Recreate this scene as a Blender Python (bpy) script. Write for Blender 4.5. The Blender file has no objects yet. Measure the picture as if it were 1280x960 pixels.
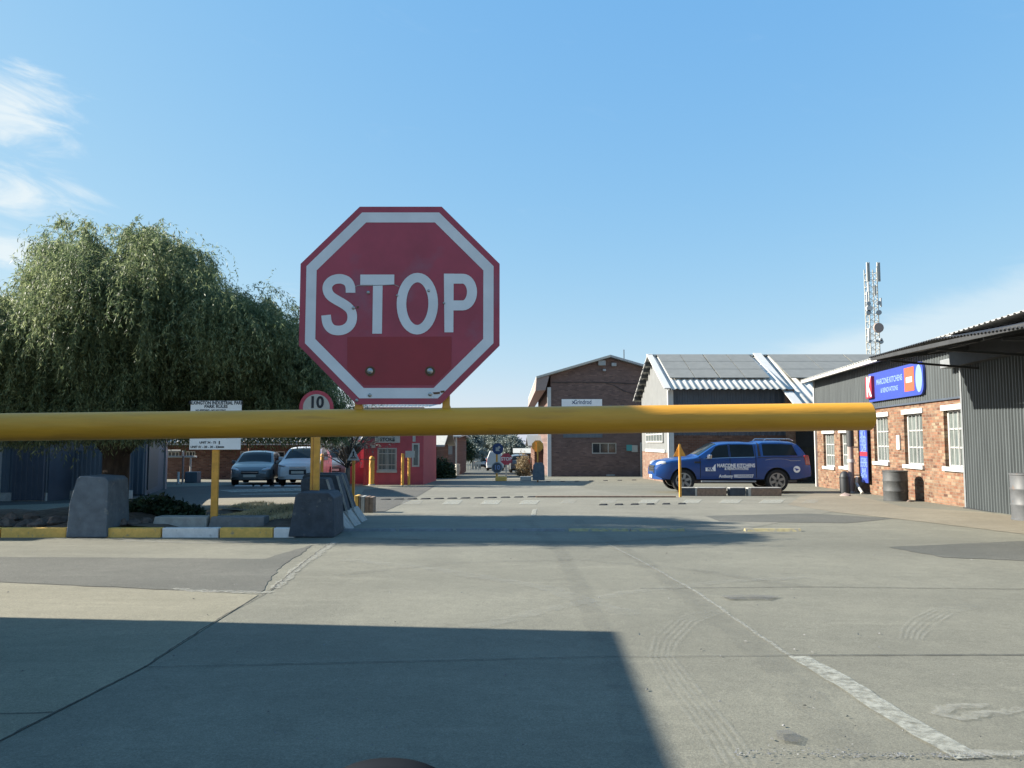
import bpy, bmesh, math, random
import numpy as np
from mathutils import Vector, Matrix
R = math.radians
random.seed(7); rng = np.random.default_rng(11)
scene = bpy.context.scene
C = scene.collection

# ------------------------------------------------------------------ camera, world, sun, exposure
EYE = 1.27; FPX = 963.0; PITCH = math.atan(73/963.0)
cam = bpy.data.cameras.new('camera'); cam_o = bpy.data.objects.new('camera', cam); C.objects.link(cam_o)
cam.sensor_width = 36; cam.lens = 36*FPX/1280; cam.clip_start = 0.05; cam.clip_end = 6000
cam_o.location = (0, 0, EYE); cam_o.rotation_euler = (R(90)+PITCH, 0, 0)
scene.camera = cam_o

SUN_EL = 27.0
sun_h = Vector((-0.995, 0.097)).normalized()
sun_vec = Vector((sun_h.x*math.cos(R(SUN_EL)), sun_h.y*math.cos(R(SUN_EL)), math.sin(R(SUN_EL))))
sun = bpy.data.lights.new('sun', 'SUN'); sun.energy = 5.0; sun.angle = R(0.5); sun.color = (0.96, 0.90, 0.79)
sun_o = bpy.data.objects.new('sun', sun); C.objects.link(sun_o)
sun_o.rotation_euler = sun_vec.to_track_quat('Z', 'Y').to_euler()

world = bpy.data.worlds.new('World'); scene.world = world; world.use_nodes = True
wn, wl = world.node_tree.nodes, world.node_tree.links
wn.clear()
w_out = wn.new('ShaderNodeOutputWorld'); w_bg = wn.new('ShaderNodeBackground')
sky = wn.new('ShaderNodeTexSky'); sky.sky_type = 'NISHITA'; sky.sun_disc = False
sky.sun_elevation = R(SUN_EL); sky.sun_rotation = math.atan2(sun_h.x, sun_h.y)
sky.altitude = 300; sky.air_density = 1.0; sky.dust_density = 0.6; sky.ozone_density = 2.2
w_bg.inputs['Strength'].default_value = 0.09
# thin cirrus: wispy streaks of white in two parts of the sky, laid out by direction
tc = wn.new('ShaderNodeTexCoord')
def w_math(op, a, b=None, clamp=False):
    n = wn.new('ShaderNodeMath'); n.operation = op; n.use_clamp = clamp
    for i, v in enumerate((a, b)):
        if v is None: continue
        if isinstance(v, (int, float)): n.inputs[i].default_value = v
        else: wl.new(v, n.inputs[i])
    return n.outputs[0]
sep = wn.new('ShaderNodeSeparateXYZ'); wl.new(tc.outputs['Generated'], sep.inputs[0])
az = w_math('ARCTAN2', sep.outputs[0], sep.outputs[1])
el = w_math('ARCSINE', sep.outputs[2])
def blob(a0, e0, sa, se, tilt=0.0):
    da = w_math('SUBTRACT', az, a0); de = w_math('SUBTRACT', w_math('SUBTRACT', el, e0), w_math('MULTIPLY', da, tilt))
    q = w_math('ADD', w_math('POWER', w_math('DIVIDE', da, sa), 2.0), w_math('POWER', w_math('DIVIDE', de, se), 2.0))
    return w_math('EXPONENT', w_math('MULTIPLY', q, -1.0))
comb = wn.new('ShaderNodeCombineXYZ')
wl.new(w_math('MULTIPLY', az, 5.0), comb.inputs[0]); wl.new(w_math('MULTIPLY', w_math('ADD', el, w_math('MULTIPLY', az, 0.15)), 17.0), comb.inputs[1])
cn = wn.new('ShaderNodeTexNoise'); cn.inputs['Scale'].default_value = 1.6; cn.inputs['Detail'].default_value = 9; cn.inputs['Roughness'].default_value = 0.62
cn.inputs['Distortion'].default_value = 0.8
wl.new(comb.outputs[0], cn.inputs['Vector'])
def sm(src, lo, hi):
    m = wn.new('ShaderNodeMapRange'); m.interpolation_type = 'SMOOTHSTEP'
    m.inputs['From Min'].default_value = lo; m.inputs['From Max'].default_value = hi; wl.new(src, m.inputs['Value']); return m.outputs[0]
left = w_math('ADD', blob(-0.60, 0.355, 0.090, 0.042), blob(-0.61, 0.270, 0.085, 0.030, -0.1))
left = w_math('ADD', left, w_math('MULTIPLY', blob(-0.50, 0.275, 0.05, 0.016, -0.3), 0.6))
left = w_math('ADD', left, w_math('MULTIPLY', blob(-0.60, 0.205, 0.12, 0.022), 0.8))
left = w_math('ADD', left, w_math('MULTIPLY', blob(-0.29, 0.185, 0.05, 0.018), 0.45))
lw = w_math('MULTIPLY', sm(w_math('ADD', left, w_math('MULTIPLY', w_math('SUBTRACT', cn.outputs[0], 0.5), 2.2)), 0.30, 1.25), w_math('MULTIPLY', sm(left, 0.02, 0.35), 1.0))
right = w_math('ADD', blob(0.62, 0.165, 0.22, 0.035, 0.28), w_math('MULTIPLY', blob(0.40, 0.10, 0.25, 0.03, 0.15), 0.7))
rw = w_math('MULTIPLY', sm(w_math('ADD', right, w_math('MULTIPLY', w_math('SUBTRACT', cn.outputs[0], 0.5), 1.2)), 0.10, 1.15), 0.50)
cl = w_math('MINIMUM', w_math('ADD', lw, rw), 0.85)
ssep = wn.new('ShaderNodeSeparateColor'); scomb = wn.new('ShaderNodeCombineColor'); wl.new(sky.outputs[0], ssep.inputs[0])
for i, (gain, gam) in enumerate(((0.78, 0.80), (1.44, 0.435), (2.75, 0.12))):       # colour response: flattens the physical sky's steep fall-off
    wl.new(w_math('MULTIPLY', w_math('POWER', w_math('MAXIMUM', ssep.outputs[i], 0.001), gam), gain), scomb.inputs[i])
mixc = wn.new('ShaderNodeMix'); mixc.data_type = 'RGBA'
wl.new(cl, mixc.inputs['Factor']); wl.new(scomb.outputs[0], mixc.inputs[6]); mixc.inputs[7].default_value = (3.2, 3.5, 3.6, 1)
wl.new(mixc.outputs[2], w_bg.inputs['Color']); wl.new(w_bg.outputs[0], w_out.inputs[0])

scene.view_settings.view_transform = 'Standard'; scene.view_settings.look = 'None'
scene.view_settings.gamma = 1; scene.view_settings.exposure = 1.58; scene.view_settings.use_curve_mapping = False
scene.render.engine = 'CYCLES'; scene.cycles.max_bounces = 6; scene.cycles.transparent_max_bounces = 12

# ------------------------------------------------------------------ measuring helpers (photo pixel -> place)
def ray(px, py):
    u, v = (px-640)/FPX, (480-py)/FPX
    return Vector((u, math.cos(PITCH)-v*math.sin(PITCH), math.sin(PITCH)+v*math.cos(PITCH)))
def at(px, py, Y):
    d = ray(px, py); return Vector((0, 0, EYE)) + d*(Y/d.y)
def gz(y):                                             # the yard falls gently away from the gate, a little steeper further on
    if y < 45: return -0.0177*y
    if y < 200: return -0.0177*45 - 0.0265*(y-45)
    return -0.0177*45 - 0.0265*155
def gnd(px, py):
    d = ray(px, py); t = 1.0
    for _ in range(60):
        p = Vector((0, 0, EYE)) + d*t; t += (p.z-gz(p.y))/max(1e-4, -(d.z+0.02*d.y))*0.9
        t = max(t, .1)
    return Vector((0, 0, EYE)) + d*t

# ------------------------------------------------------------------ materials
M = {}
ALB = 0.66
def mat(name, col, rough=0.7, var=0.12, scale=6.0, bump=0.0, metal=0.0, detail=6, spec=None, col2=None, bscale=None, stretch=None, coat=0.0, dirt=None):
    m = bpy.data.materials.new(name); m.use_nodes = True; n, l = m.node_tree.nodes, m.node_tree.links
    b = n['Principled BSDF']; b.inputs['Roughness'].default_value = rough; b.inputs['Metallic'].default_value = metal
    if spec is not None: b.inputs['Specular IOR Level'].default_value = spec
    if coat: b.inputs['Coat Weight'].default_value = coat; b.inputs['Coat Roughness'].default_value = 0.05
    g = n.new('ShaderNodeNewGeometry'); mp = n.new('ShaderNodeMapping'); l.new(g.outputs['Position'], mp.inputs[0])
    if stretch: mp.inputs['Scale'].default_value = stretch
    t = n.new('ShaderNodeTexNoise'); t.inputs['Scale'].default_value = scale; t.inputs['Detail'].default_value = detail; t.inputs['Roughness'].default_value = 0.6
    l.new(mp.outputs[0], t.inputs['Vector'])
    r = n.new('ShaderNodeValToRGB'); l.new(t.outputs[0], r.inputs[0])
    col = [c*ALB for c in col]; col2 = [c*ALB for c in col2] if col2 else None
    a = [max(0, c*(1-var)) for c in col]; c2 = col2 or [min(1, c*(1+var)) for c in col]
    r.color_ramp.elements[0].position = 0.32; r.color_ramp.elements[1].position = 0.68
    r.color_ramp.elements[0].color = (*a, 1); r.color_ramp.elements[1].color = (*c2, 1)
    src = r.outputs[0]
    if dirt:
        t3 = n.new('ShaderNodeTexNoise'); t3.inputs['Scale'].default_value = dirt[1]; t3.inputs['Detail'].default_value = 8; l.new(mp.outputs[0], t3.inputs['Vector'])
        r3 = n.new('ShaderNodeValToRGB'); r3.color_ramp.elements[0].position = dirt[2]; r3.color_ramp.elements[1].position = dirt[2]+0.12
        l.new(t3.outputs[0], r3.inputs[0])
        mx = n.new('ShaderNodeMix'); mx.data_type = 'RGBA'; l.new(r3.outputs[0], mx.inputs['Factor']); l.new(src, mx.inputs[6]); mx.inputs[7].default_value = (*[c*ALB for c in dirt[0]], 1)
        src = mx.outputs[2]
    l.new(src, b.inputs['Base Color'])
    if bump:
        t2 = n.new('ShaderNodeTexNoise'); t2.inputs['Scale'].default_value = bscale or scale*4; t2.inputs['Detail'].default_value = 5; l.new(mp.outputs[0], t2.inputs['Vector'])
        bp = n.new('ShaderNodeBump'); bp.inputs['Strength'].default_value = bump; bp.inputs['Distance'].default_value = 0.01
        l.new(t2.outputs[0], bp.inputs['Height']); l.new(bp.outputs[0], b.inputs['Normal'])
    M[name] = m; return m

def brick_mat(name, ang, cols, mortar, bw=0.235, bh=0.082, pale=0.0, palecol=(0.5, 0.42, 0.3), rough=0.9, grime=0.3):
    """brick courses laid along a wall that runs at angle ang (radians, from +x) in the ground plane"""
    cols = [[c*ALB for c in q] for q in cols]; mortar = [c*ALB for c in mortar]; palecol = [c*ALB for c in palecol]
    m = bpy.data.materials.new(name); m.use_nodes = True; n, l = m.node_tree.nodes, m.node_tree.links
    b = n['Principled BSDF']; b.inputs['Roughness'].default_value = rough; b.inputs['Specular IOR Level'].default_value = 0.2
    g = n.new('ShaderNodeNewGeometry'); mp = n.new('ShaderNodeMapping'); mp.inputs['Rotation'].default_value = (0, 0, -ang)
    l.new(g.outputs['Position'], mp.inputs[0])
    s = n.new('ShaderNodeSeparateXYZ'); l.new(mp.outputs[0], s.inputs[0]); c = n.new('ShaderNodeCombineXYZ')
    ad = n.new('ShaderNodeMath'); ad.operation = 'ADD'; l.new(s.outputs[0], ad.inputs[0]); l.new(s.outputs[1], ad.inputs[1])
    l.new(s.outputs[0] if True else ad.outputs[0], c.inputs[0]); l.new(s.outputs[2], c.inputs[1])
    br = n.new('ShaderNodeTexBrick'); l.new(c.outputs[0], br.inputs['Vector'])
    br.inputs['Scale'].default_value = 1.0; br.inputs['Brick Width'].default_value = bw; br.inputs['Row Height'].default_value = bh
    br.inputs['Mortar Size'].default_value = 0.007; br.inputs['Mortar Smooth'].default_value = 0.3
    br.inputs['Color1'].default_value = (0, 0, 0, 1); br.inputs['Color2'].default_value = (1, 1, 1, 1); br.inputs['Mortar'].default_value = (0.5, 0.5, 0.5, 1)
    # a second read of each brick's own shade picks its colour from a ramp
    r = n.new('ShaderNodeValToRGB'); r.color_ramp.interpolation = 'LINEAR'
    while len(r.color_ramp.elements) < len(cols): r.color_ramp.elements.new(0.5)
    for i, cc in enumerate(cols):
        r.color_ramp.elements[i].position = i/(len(cols)-1); r.color_ramp.elements[i].color = (*cc, 1)
    l.new(br.outputs['Color'], r.inputs[0])
    t = n.new('ShaderNodeTexNoise'); t.inputs['Scale'].default_value = 0.9; t.inputs['Detail'].default_value = 7; t.inputs['Roughness'].default_value = 0.65; l.new(g.outputs['Position'], t.inputs['Vector'])
    gr = n.new('ShaderNodeMapRange'); gr.inputs['From Min'].default_value = 0.35; gr.inputs['From Max'].default_value = 0.7; gr.inputs['To Min'].default_value = 0; gr.inputs['To Max'].default_value = 1
    l.new(t.outputs[0], gr.inputs['Value'])
    mx = n.new('ShaderNodeMix'); mx.data_type = 'RGBA'; mx.blend_type = 'MULTIPLY'; mx.inputs[7].default_value = (1-grime, 1-grime*0.95, 1-grime*0.85, 1)
    l.new(gr.outputs[0], mx.inputs['Factor']); l.new(r.outputs[0], mx.inputs[6])
    src = mx.outputs[2]
    if pale:
        t2 = n.new('ShaderNodeTexNoise'); t2.inputs['Scale'].default_value = 7; t2.inputs['Detail'].default_value = 8; t2.inputs['Roughness'].default_value = 0.7; l.new(g.outputs['Position'], t2.inputs['Vector'])
        pr = n.new('ShaderNodeMapRange'); pr.inputs['From Min'].default_value = 0.46; pr.inputs['From Max'].default_value = 0.62; pr.inputs['To Max'].default_value = pale; l.new(t2.outputs[0], pr.inputs['Value'])
        m2 = n.new('ShaderNodeMix'); m2.data_type = 'RGBA'; m2.inputs[7].default_value = (*palecol, 1); l.new(pr.outputs[0], m2.inputs['Factor']); l.new(src, m2.inputs[6]); src = m2.outputs[2]
    m3 = n.new('ShaderNodeMix'); m3.data_type = 'RGBA'; m3.inputs[7].default_value = (*mortar, 1); l.new(br.outputs['Fac'], m3.inputs['Factor']); l.new(src, m3.inputs[6])
    l.new(m3.outputs[2], b.inputs['Base Color'])
    bp = n.new('ShaderNodeBump'); bp.invert = True; bp.inputs['Strength'].default_value = 0.6; bp.inputs['Distance'].default_value = 0.01; l.new(br.outputs['Fac'], bp.inputs['Height']); l.new(bp.outputs[0], b.inputs['Normal'])
    M[name] = m; return m

def glass_mat(name, col, rough=0.06, spec=0.8):
    m = mat(name, col, rough=rough, var=0.25, scale=1.5, spec=spec); return m

def leaf_mat(name, c1, c2, c3, trans=0.35):
    m = bpy.data.materials.new(name); m.use_nodes = True; n, l = m.node_tree.nodes, m.node_tree.links
    b = n['Principled BSDF']; b.inputs['Roughness'].default_value = 0.5; b.inputs['Specular IOR Level'].default_value = 0.35
    g = n.new('ShaderNodeNewGeometry'); r = n.new('ShaderNodeValToRGB'); l.new(g.outputs['Random Per Island'], r.inputs[0])
    r.color_ramp.elements.new(0.55)
    for e, cc in zip(r.color_ramp.elements, (c1, c2, c3)): e.color = (*cc, 1)
    t = n.new('ShaderNodeTexNoise'); t.inputs['Scale'].default_value = 0.9; t.inputs['Detail'].default_value = 3; l.new(g.outputs['Position'], t.inputs['Vector'])
    mr = n.new('ShaderNodeMapRange'); mr.inputs['From Min'].default_value = 0.35; mr.inputs['From Max'].default_value = 0.65; l.new(t.outputs[0], mr.inputs['Value'])
    mx = n.new('ShaderNodeMix'); mx.data_type = 'RGBA'; mx.blend_type = 'MULTIPLY'; mx.inputs[7].default_value = (0.72, 0.78, 0.8, 1); l.new(mr.outputs[0], mx.inputs['Factor']); l.new(r.outputs[0], mx.inputs[6])
    tr = n.new('ShaderNodeBsdfTranslucent'); l.new(mx.outputs[2], tr.inputs['Color']); l.new(mx.outputs[2], b.inputs['Base Color'])
    ms = n.new('ShaderNodeMixShader'); ms.inputs[0].default_value = trans; l.new(b.outputs[0], ms.inputs[1]); l.new(tr.outputs[0], ms.inputs[2])
    l.new(ms.outputs[0], n['Material Output'].inputs['Surface']); M[name] = m; return m

mat('white_paint', (0.72, 0.72, 0.70), 0.6, 0.06, 5)
mat('offwhite', (0.60, 0.58, 0.52), 0.7, 0.1, 5)
mat('white_sheet', (0.80, 0.79, 0.74), 0.5, 0.08, 2.0, dirt=((0.42, 0.40, 0.36), 3.0, 0.62))
mat('yellow_paint', (0.96, 0.44, 0.030), 0.5, 0.12, 7, bump=0.25, bscale=18, stretch=(0.35, 1, 3), dirt=((0.78, 0.35, 0.035), 9.0, 0.62))
mat('yellow_post', (0.95, 0.46, 0.07), 0.6, 0.15, 9, dirt=((0.5, 0.28, 0.09), 8.0, 0.64))
mat('sign_red', (0.56, 0.065, 0.105), 0.42, 0.16, 5, bump=0.08, bscale=14, dirt=((0.46, 0.11, 0.16), 6.0, 0.56))
mat('sign_patch', (0.46, 0.022, 0.036), 0.40, 0.08, 9)
mat('sign_white', (1.12, 1.06, 1.04), 0.5, 0.07, 9)
mat('sign_board', (1.15, 1.15, 1.15), 0.45, 0.04, 6)
mat('sign_back', (0.35, 0.36, 0.36), 0.5, 0.08, 8, metal=0.6)
mat('ink', (0.02, 0.022, 0.03), 0.6, 0.1, 8)
mat('bolt', (0.55, 0.53, 0.50), 0.35, 0.15, 40, metal=0.8)
mat('rust', (0.20, 0.09, 0.04), 0.8, 0.3, 30)
mat('cladding', (0.10, 0.115, 0.12), 0.5, 0.18, 1.2, stretch=(6, 6, 0.5))
mat('cladding_blue', (0.13, 0.165, 0.20), 0.5, 0.14, 1.2, stretch=(6, 6, 0.5))
mat('cladding_dark', (0.085, 0.105, 0.14), 0.5, 0.15, 1.5)
mat('cladding_pale', (0.27, 0.28, 0.28), 0.5, 0.1, 2)
mat('canopy_sheet', (0.06, 0.062, 0.066), 0.6, 0.2, 2)
mat('dark_steel', (0.05, 0.052, 0.055), 0.6, 0.2, 5)
mat('solar', (0.29, 0.29, 0.265), 0.5, 0.08, 3, spec=0.3)  # flat mid grey holds the sky reflection of the panels
mat('kerb_yellow', (1.20, 0.70, 0.17), 0.8, 0.14, 12, bump=0.3, dirt=((0.55, 0.42, 0.28), 9.0, 0.60))
mat('strip_yellow', (0.50, 0.42, 0.22), 0.9, 0.2, 14, bump=0.3, dirt=((0.34, 0.32, 0.27), 12.0, 0.5))
mat('kerb_white', (1.15, 1.08, 1.02), 0.8, 0.1, 12, bump=0.3, dirt=((0.6, 0.56, 0.5), 9.0, 0.62))
mat('barrier', (0.165, 0.195, 0.225), 0.85, 0.2, 7, bump=0.7, bscale=35, dirt=((0.30, 0.30, 0.28), 9.0, 0.62))
mat('barrier_dark', (0.075, 0.09, 0.11), 0.85, 0.25, 7, bump=0.7, bscale=35, dirt=((0.20, 0.20, 0.19), 10.0, 0.63))
mat('concrete_block', (0.52, 0.50, 0.46), 0.9, 0.18, 8, bump=0.5, bscale=40)
mat('concrete_dark', (0.27, 0.27, 0.27), 0.9, 0.2, 8, bump=0.5, bscale=40)
mat('timber', (0.36, 0.25, 0.18), 0.85, 0.25, 12)
mat('soil', (0.17, 0.125, 0.095), 0.95, 0.35, 9, bump=0.8, bscale=25)
mat('rock', (0.20, 0.15, 0.125), 0.95, 0.3, 10, bump=0.8, bscale=25)
mat('red_wall', (0.56, 0.095, 0.115), 0.75, 0.1, 2.5)
mat('red_trim', (0.8, 0.2, 0.22), 0.7, 0.1, 3)
mat('drum', (0.075, 0.08, 0.082), 0.65, 0.2, 8, dirt=((0.16, 0.15, 0.14), 10, 0.6))
mat('drum_grey', (0.12, 0.127, 0.135), 0.55, 0.15, 8, dirt=((0.16, 0.12, 0.10), 10, 0.62))
mat('dash', (0.018, 0.022, 0.028), 0.95, 0.1, 10, spec=0.05)
mat('rubber', (0.018, 0.018, 0.02), 0.85, 0.2, 20)
mat('black_plastic', (0.020, 0.024, 0.03), 0.55, 0.15, 10)
mat('rim', (0.42, 0.43, 0.44), 0.35, 0.05, 8, metal=0.7)
mat('chrome', (0.75, 0.76, 0.78), 0.15, 0.03, 5, metal=0.9)
mat('car_blue', (0.006, 0.065, 0.28), 0.35, 0.05, 2, coat=0.25)
mat('car_white', (0.70, 0.71, 0.72), 0.4, 0.03, 2, coat=0.1, spec=0.3)
mat('car_dark', (0.035, 0.038, 0.042), 0.3, 0.05, 2)
mat('car_grey', (0.14, 0.155, 0.16), 0.28, 0.05, 2, coat=0.6)
glass_mat('car_glass', (0.012, 0.018, 0.022), 0.1, 0.14)
mat('lamp_clear', (0.55, 0.58, 0.62), 0.12, 0.1, 10, spec=0.8)
mat('lamp_red', (0.40, 0.02, 0.02), 0.15, 0.1, 10, spec=0.8)
glass_mat('pane', (0.20, 0.23, 0.22), 0.12, 0.6)
glass_mat('pane_dark', (0.03, 0.035, 0.035), 0.1, 0.6)
mat('curtain', (0.42, 0.45, 0.42), 0.8, 0.25, 9, stretch=(6, 6, 0.6))
mat('blue_vinyl', (0.045, 0.08, 0.42), 0.45, 0.06, 4)
mat('blue_light', (0.25, 0.38, 0.68), 0.5, 0.06, 4)
mat('orange_vinyl', (0.72, 0.13, 0.06), 0.5, 0.06, 4)
mat('red_vinyl', (0.45, 0.03, 0.06), 0.5, 0.06, 4)
mat('teal_vinyl', (0.10, 0.42, 0.42), 0.5, 0.06, 4)
mat('galv', (0.42, 0.44, 0.45), 0.45, 0.1, 8, metal=0.4)
mat('pink_pipe', (0.40, 0.31, 0.28), 0.7, 0.1, 8)
mat('bark', (0.085, 0.062, 0.048), 0.95, 0.4, 8, bump=1.0, bscale=22, stretch=(2, 2, 0.5))
mat('bark_grey', (0.19, 0.17, 0.15), 0.95, 0.3, 8)
mat('sea_blue', (0.01, 0.05, 0.17), 0.5, 0.06, 4)
leaf_mat('leaf_pepper', (0.085, 0.118, 0.060), (0.15, 0.19, 0.085), (0.36, 0.385, 0.20), 0.5)
leaf_mat('leaf_dark', (0.018, 0.035, 0.018), (0.035, 0.06, 0.028), (0.06, 0.09, 0.04), 0.25)
leaf_mat('leaf_far', (0.14, 0.165, 0.15), (0.19, 0.22, 0.20), (0.27, 0.29, 0.26), 0.3)  # pale tones carry the distance haze of the far trees in the colour
leaf_mat('leaf_dry', (0.20, 0.14, 0.07), (0.30, 0.22, 0.12), (0.42, 0.33, 0.2), 0.3)
leaf_mat('straw', (0.62, 0.46, 0.24), (0.75, 0.58, 0.33), (0.85, 0.70, 0.46), 0.3)

# ------------------------------------------------------------------ mesh builder
class MB:
    def __init__(s): s.v = []; s.f = []
    def add(s, vs, fs):
        o = len(s.v); s.v += [tuple(v) for v in vs]; s.f += [tuple(i+o for i in f) for f in fs]; return s
    def box(s, a, b):
        (x0, y0, z0), (x1, y1, z1) = [min(p, q) for p, q in zip(a, b)], [max(p, q) for p, q in zip(a, b)]
        return s.add([(x0,y0,z0),(x1,y0,z0),(x1,y1,z0),(x0,y1,z0),(x0,y0,z1),(x1,y0,z1),(x1,y1,z1),(x0,y1,z1)],
                     [(0,3,2,1),(4,5,6,7),(0,1,5,4),(1,2,6,5),(2,3,7,6),(3,0,4,7)])
    def hexa(s, p):   # 8 corners, bottom ring then top ring
        return s.add(p, [(0,3,2,1),(4,5,6,7),(0,1,5,4),(1,2,6,5),(2,3,7,6),(3,0,4,7)])
    def beam(s, p, q, w, h=None, up=Vector((0, 0, 1))):
        p, q = Vector(p), Vector(q); h = h or w; d = (q-p).normalized()
        if abs(d.dot(up)) > 0.98: up = Vector((0, 1, 0))
        r = d.cross(up).normalized()*w/2; u = r.cross(d).normalized()*h/2
        return s.hexa([p-r-u, p+r-u, q+r-u, q-r-u, p-r+u, p+r+u, q+r+u, q-r+u])
    def tube(s, pts, rad, seg=12, caps=True):
        pts = [Vector(p) for p in pts]; n = len(pts)
        if not hasattr(rad, '__len__'): rad = [rad]*n
        o = len(s.v); prev = None
        for i, p in enumerate(pts):
            d = (pts[min(i+1, n-1)]-pts[max(i-1, 0)]).normalized()
            if prev is None:
                prev = d.orthogonal().normalized()
            a = (prev-d*prev.dot(d)).normalized(); prev = a; b = d.cross(a)
            for k in range(seg):
                t = 2*math.pi*k/seg; s.v.append(tuple(p+(a*math.cos(t)+b*math.sin(t))*rad[i]))
        for i in range(n-1):
            for k in range(seg):
                k2 = (k+1) % seg; s.f.append((o+i*seg+k, o+i*seg+k2, o+(i+1)*seg+k2, o+(i+1)*seg+k))
        if caps:
            s.f.append(tuple(o+k for k in reversed(range(seg)))); s.f.append(tuple(o+(n-1)*seg+k for k in range(seg)))
        return s
    def prism(s, poly, ax, h):   # poly: 3D points, extruded by vector ax*h
        n = len(poly); e = Vector(ax)*h; a = [Vector(p) for p in poly]
        return s.add(a+[p+e for p in a], [tuple(reversed(range(n))), tuple(range(n, 2*n))]+[(i, (i+1) % n, n+(i+1) % n, n+i) for i in range(n)])
    def build(s, name, m, parent=None, smooth=False, bevel=0.0, world=True, seg=2):
        me = bpy.data.meshes.new(name)
        off = Vector(parent_loc(parent)) if (parent and world) else Vector((0, 0, 0))
        me.from_pydata([tuple(Vector(v)-off) for v in s.v], [], s.f); me.update()
        bm = bmesh.new(); bm.from_mesh(me); bmesh.ops.recalc_face_normals(bm, faces=bm.faces); bm.to_mesh(me); bm.free()
        me.materials.append(M[m] if isinstance(m, str) else m)
        if smooth:
            for p in me.polygons: p.use_smooth = True
            if smooth != 'all': me.set_sharp_from_angle(angle=R(38))
        o = bpy.data.objects.new(name, me); C.objects.link(o)
        if parent: o.parent = parent
        if bevel:
            bv = o.modifiers.new('edge', 'BEVEL'); bv.width = bevel; bv.segments = seg; bv.limit_method = 'ANGLE'; bv.angle_limit = R(40)
        return o
def parent_loc(o):
    p = Vector((0, 0, 0))
    while o: p = p+o.location; o = o.parent
    return p
def thing(name, label, cat, loc=(0, 0, 0), group=None, rz=0):
    o = bpy.data.objects.new(name, None); o.empty_display_size = 0.2; C.objects.link(o); o.location = loc; o.rotation_euler = (0, 0, rz)
    return tag(o, label, cat, group)
def tag(o, label, cat, group=None):
    o['label'] = label; o['category'] = cat
    if group: o['group'] = group
    return o
def struct(name, mb, m, **k):
    o = mb.build(name, m, **k); o['kind'] = 'structure'; return o
def centre(o):   # origin of a one-mesh thing at its base
    me = o.data; xs = np.empty(len(me.vertices)*3); me.vertices.foreach_get('co', xs); xs = xs.reshape(-1, 3)
    c = Vector(((xs[:,0].min()+xs[:,0].max())/2, (xs[:,1].min()+xs[:,1].max())/2, xs[:,2].min()))
    me.transform(Matrix.Translation(-c)); o.location = c; return o
def copy_tree(o, parent=None):
    c = o.copy(); C.objects.link(c)
    if parent: c.parent = parent
    for ch in list(o.children): copy_tree(ch, c)
    return c
def text_mesh(name, txt, size, m, origin, ux, uz, parent=None, bold=0.012, align='CENTER', squeeze=1.0, depth=0.002, spacing=1.0):
    """lettering as a thin mesh; origin is where it is centred, ux reads left to right, uz is up"""
    cu = bpy.data.curves.new(name, 'FONT'); cu.body = txt; cu.size = size; cu.align_x = align; cu.align_y = 'CENTER'; cu.offset = bold*size; cu.extrude = depth/2; cu.resolution_u = 4
    cu.space_character = spacing
    tmp = bpy.data.objects.new('tmp', cu); C.objects.link(tmp); dg = bpy.context.evaluated_depsgraph_get(); dg.update()
    me = bpy.data.meshes.new_from_object(tmp.evaluated_get(dg)); bpy.data.objects.remove(tmp); bpy.data.curves.remove(cu)
    ux, uz = Vector(ux).normalized(), Vector(uz).normalized(); un = ux.cross(uz)
    off = parent_loc(parent) if parent else Vector((0, 0, 0)); org = Vector(origin)-off
    for v in me.vertices:
        c = v.co.copy(); v.co = org+ux*c.x*squeeze+uz*c.y+un*c.z
    me.materials.clear(); me.materials.append(M[m]); o = bpy.data.objects.new(name, me); C.objects.link(o)
    if parent: o.parent = parent
    return o
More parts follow.
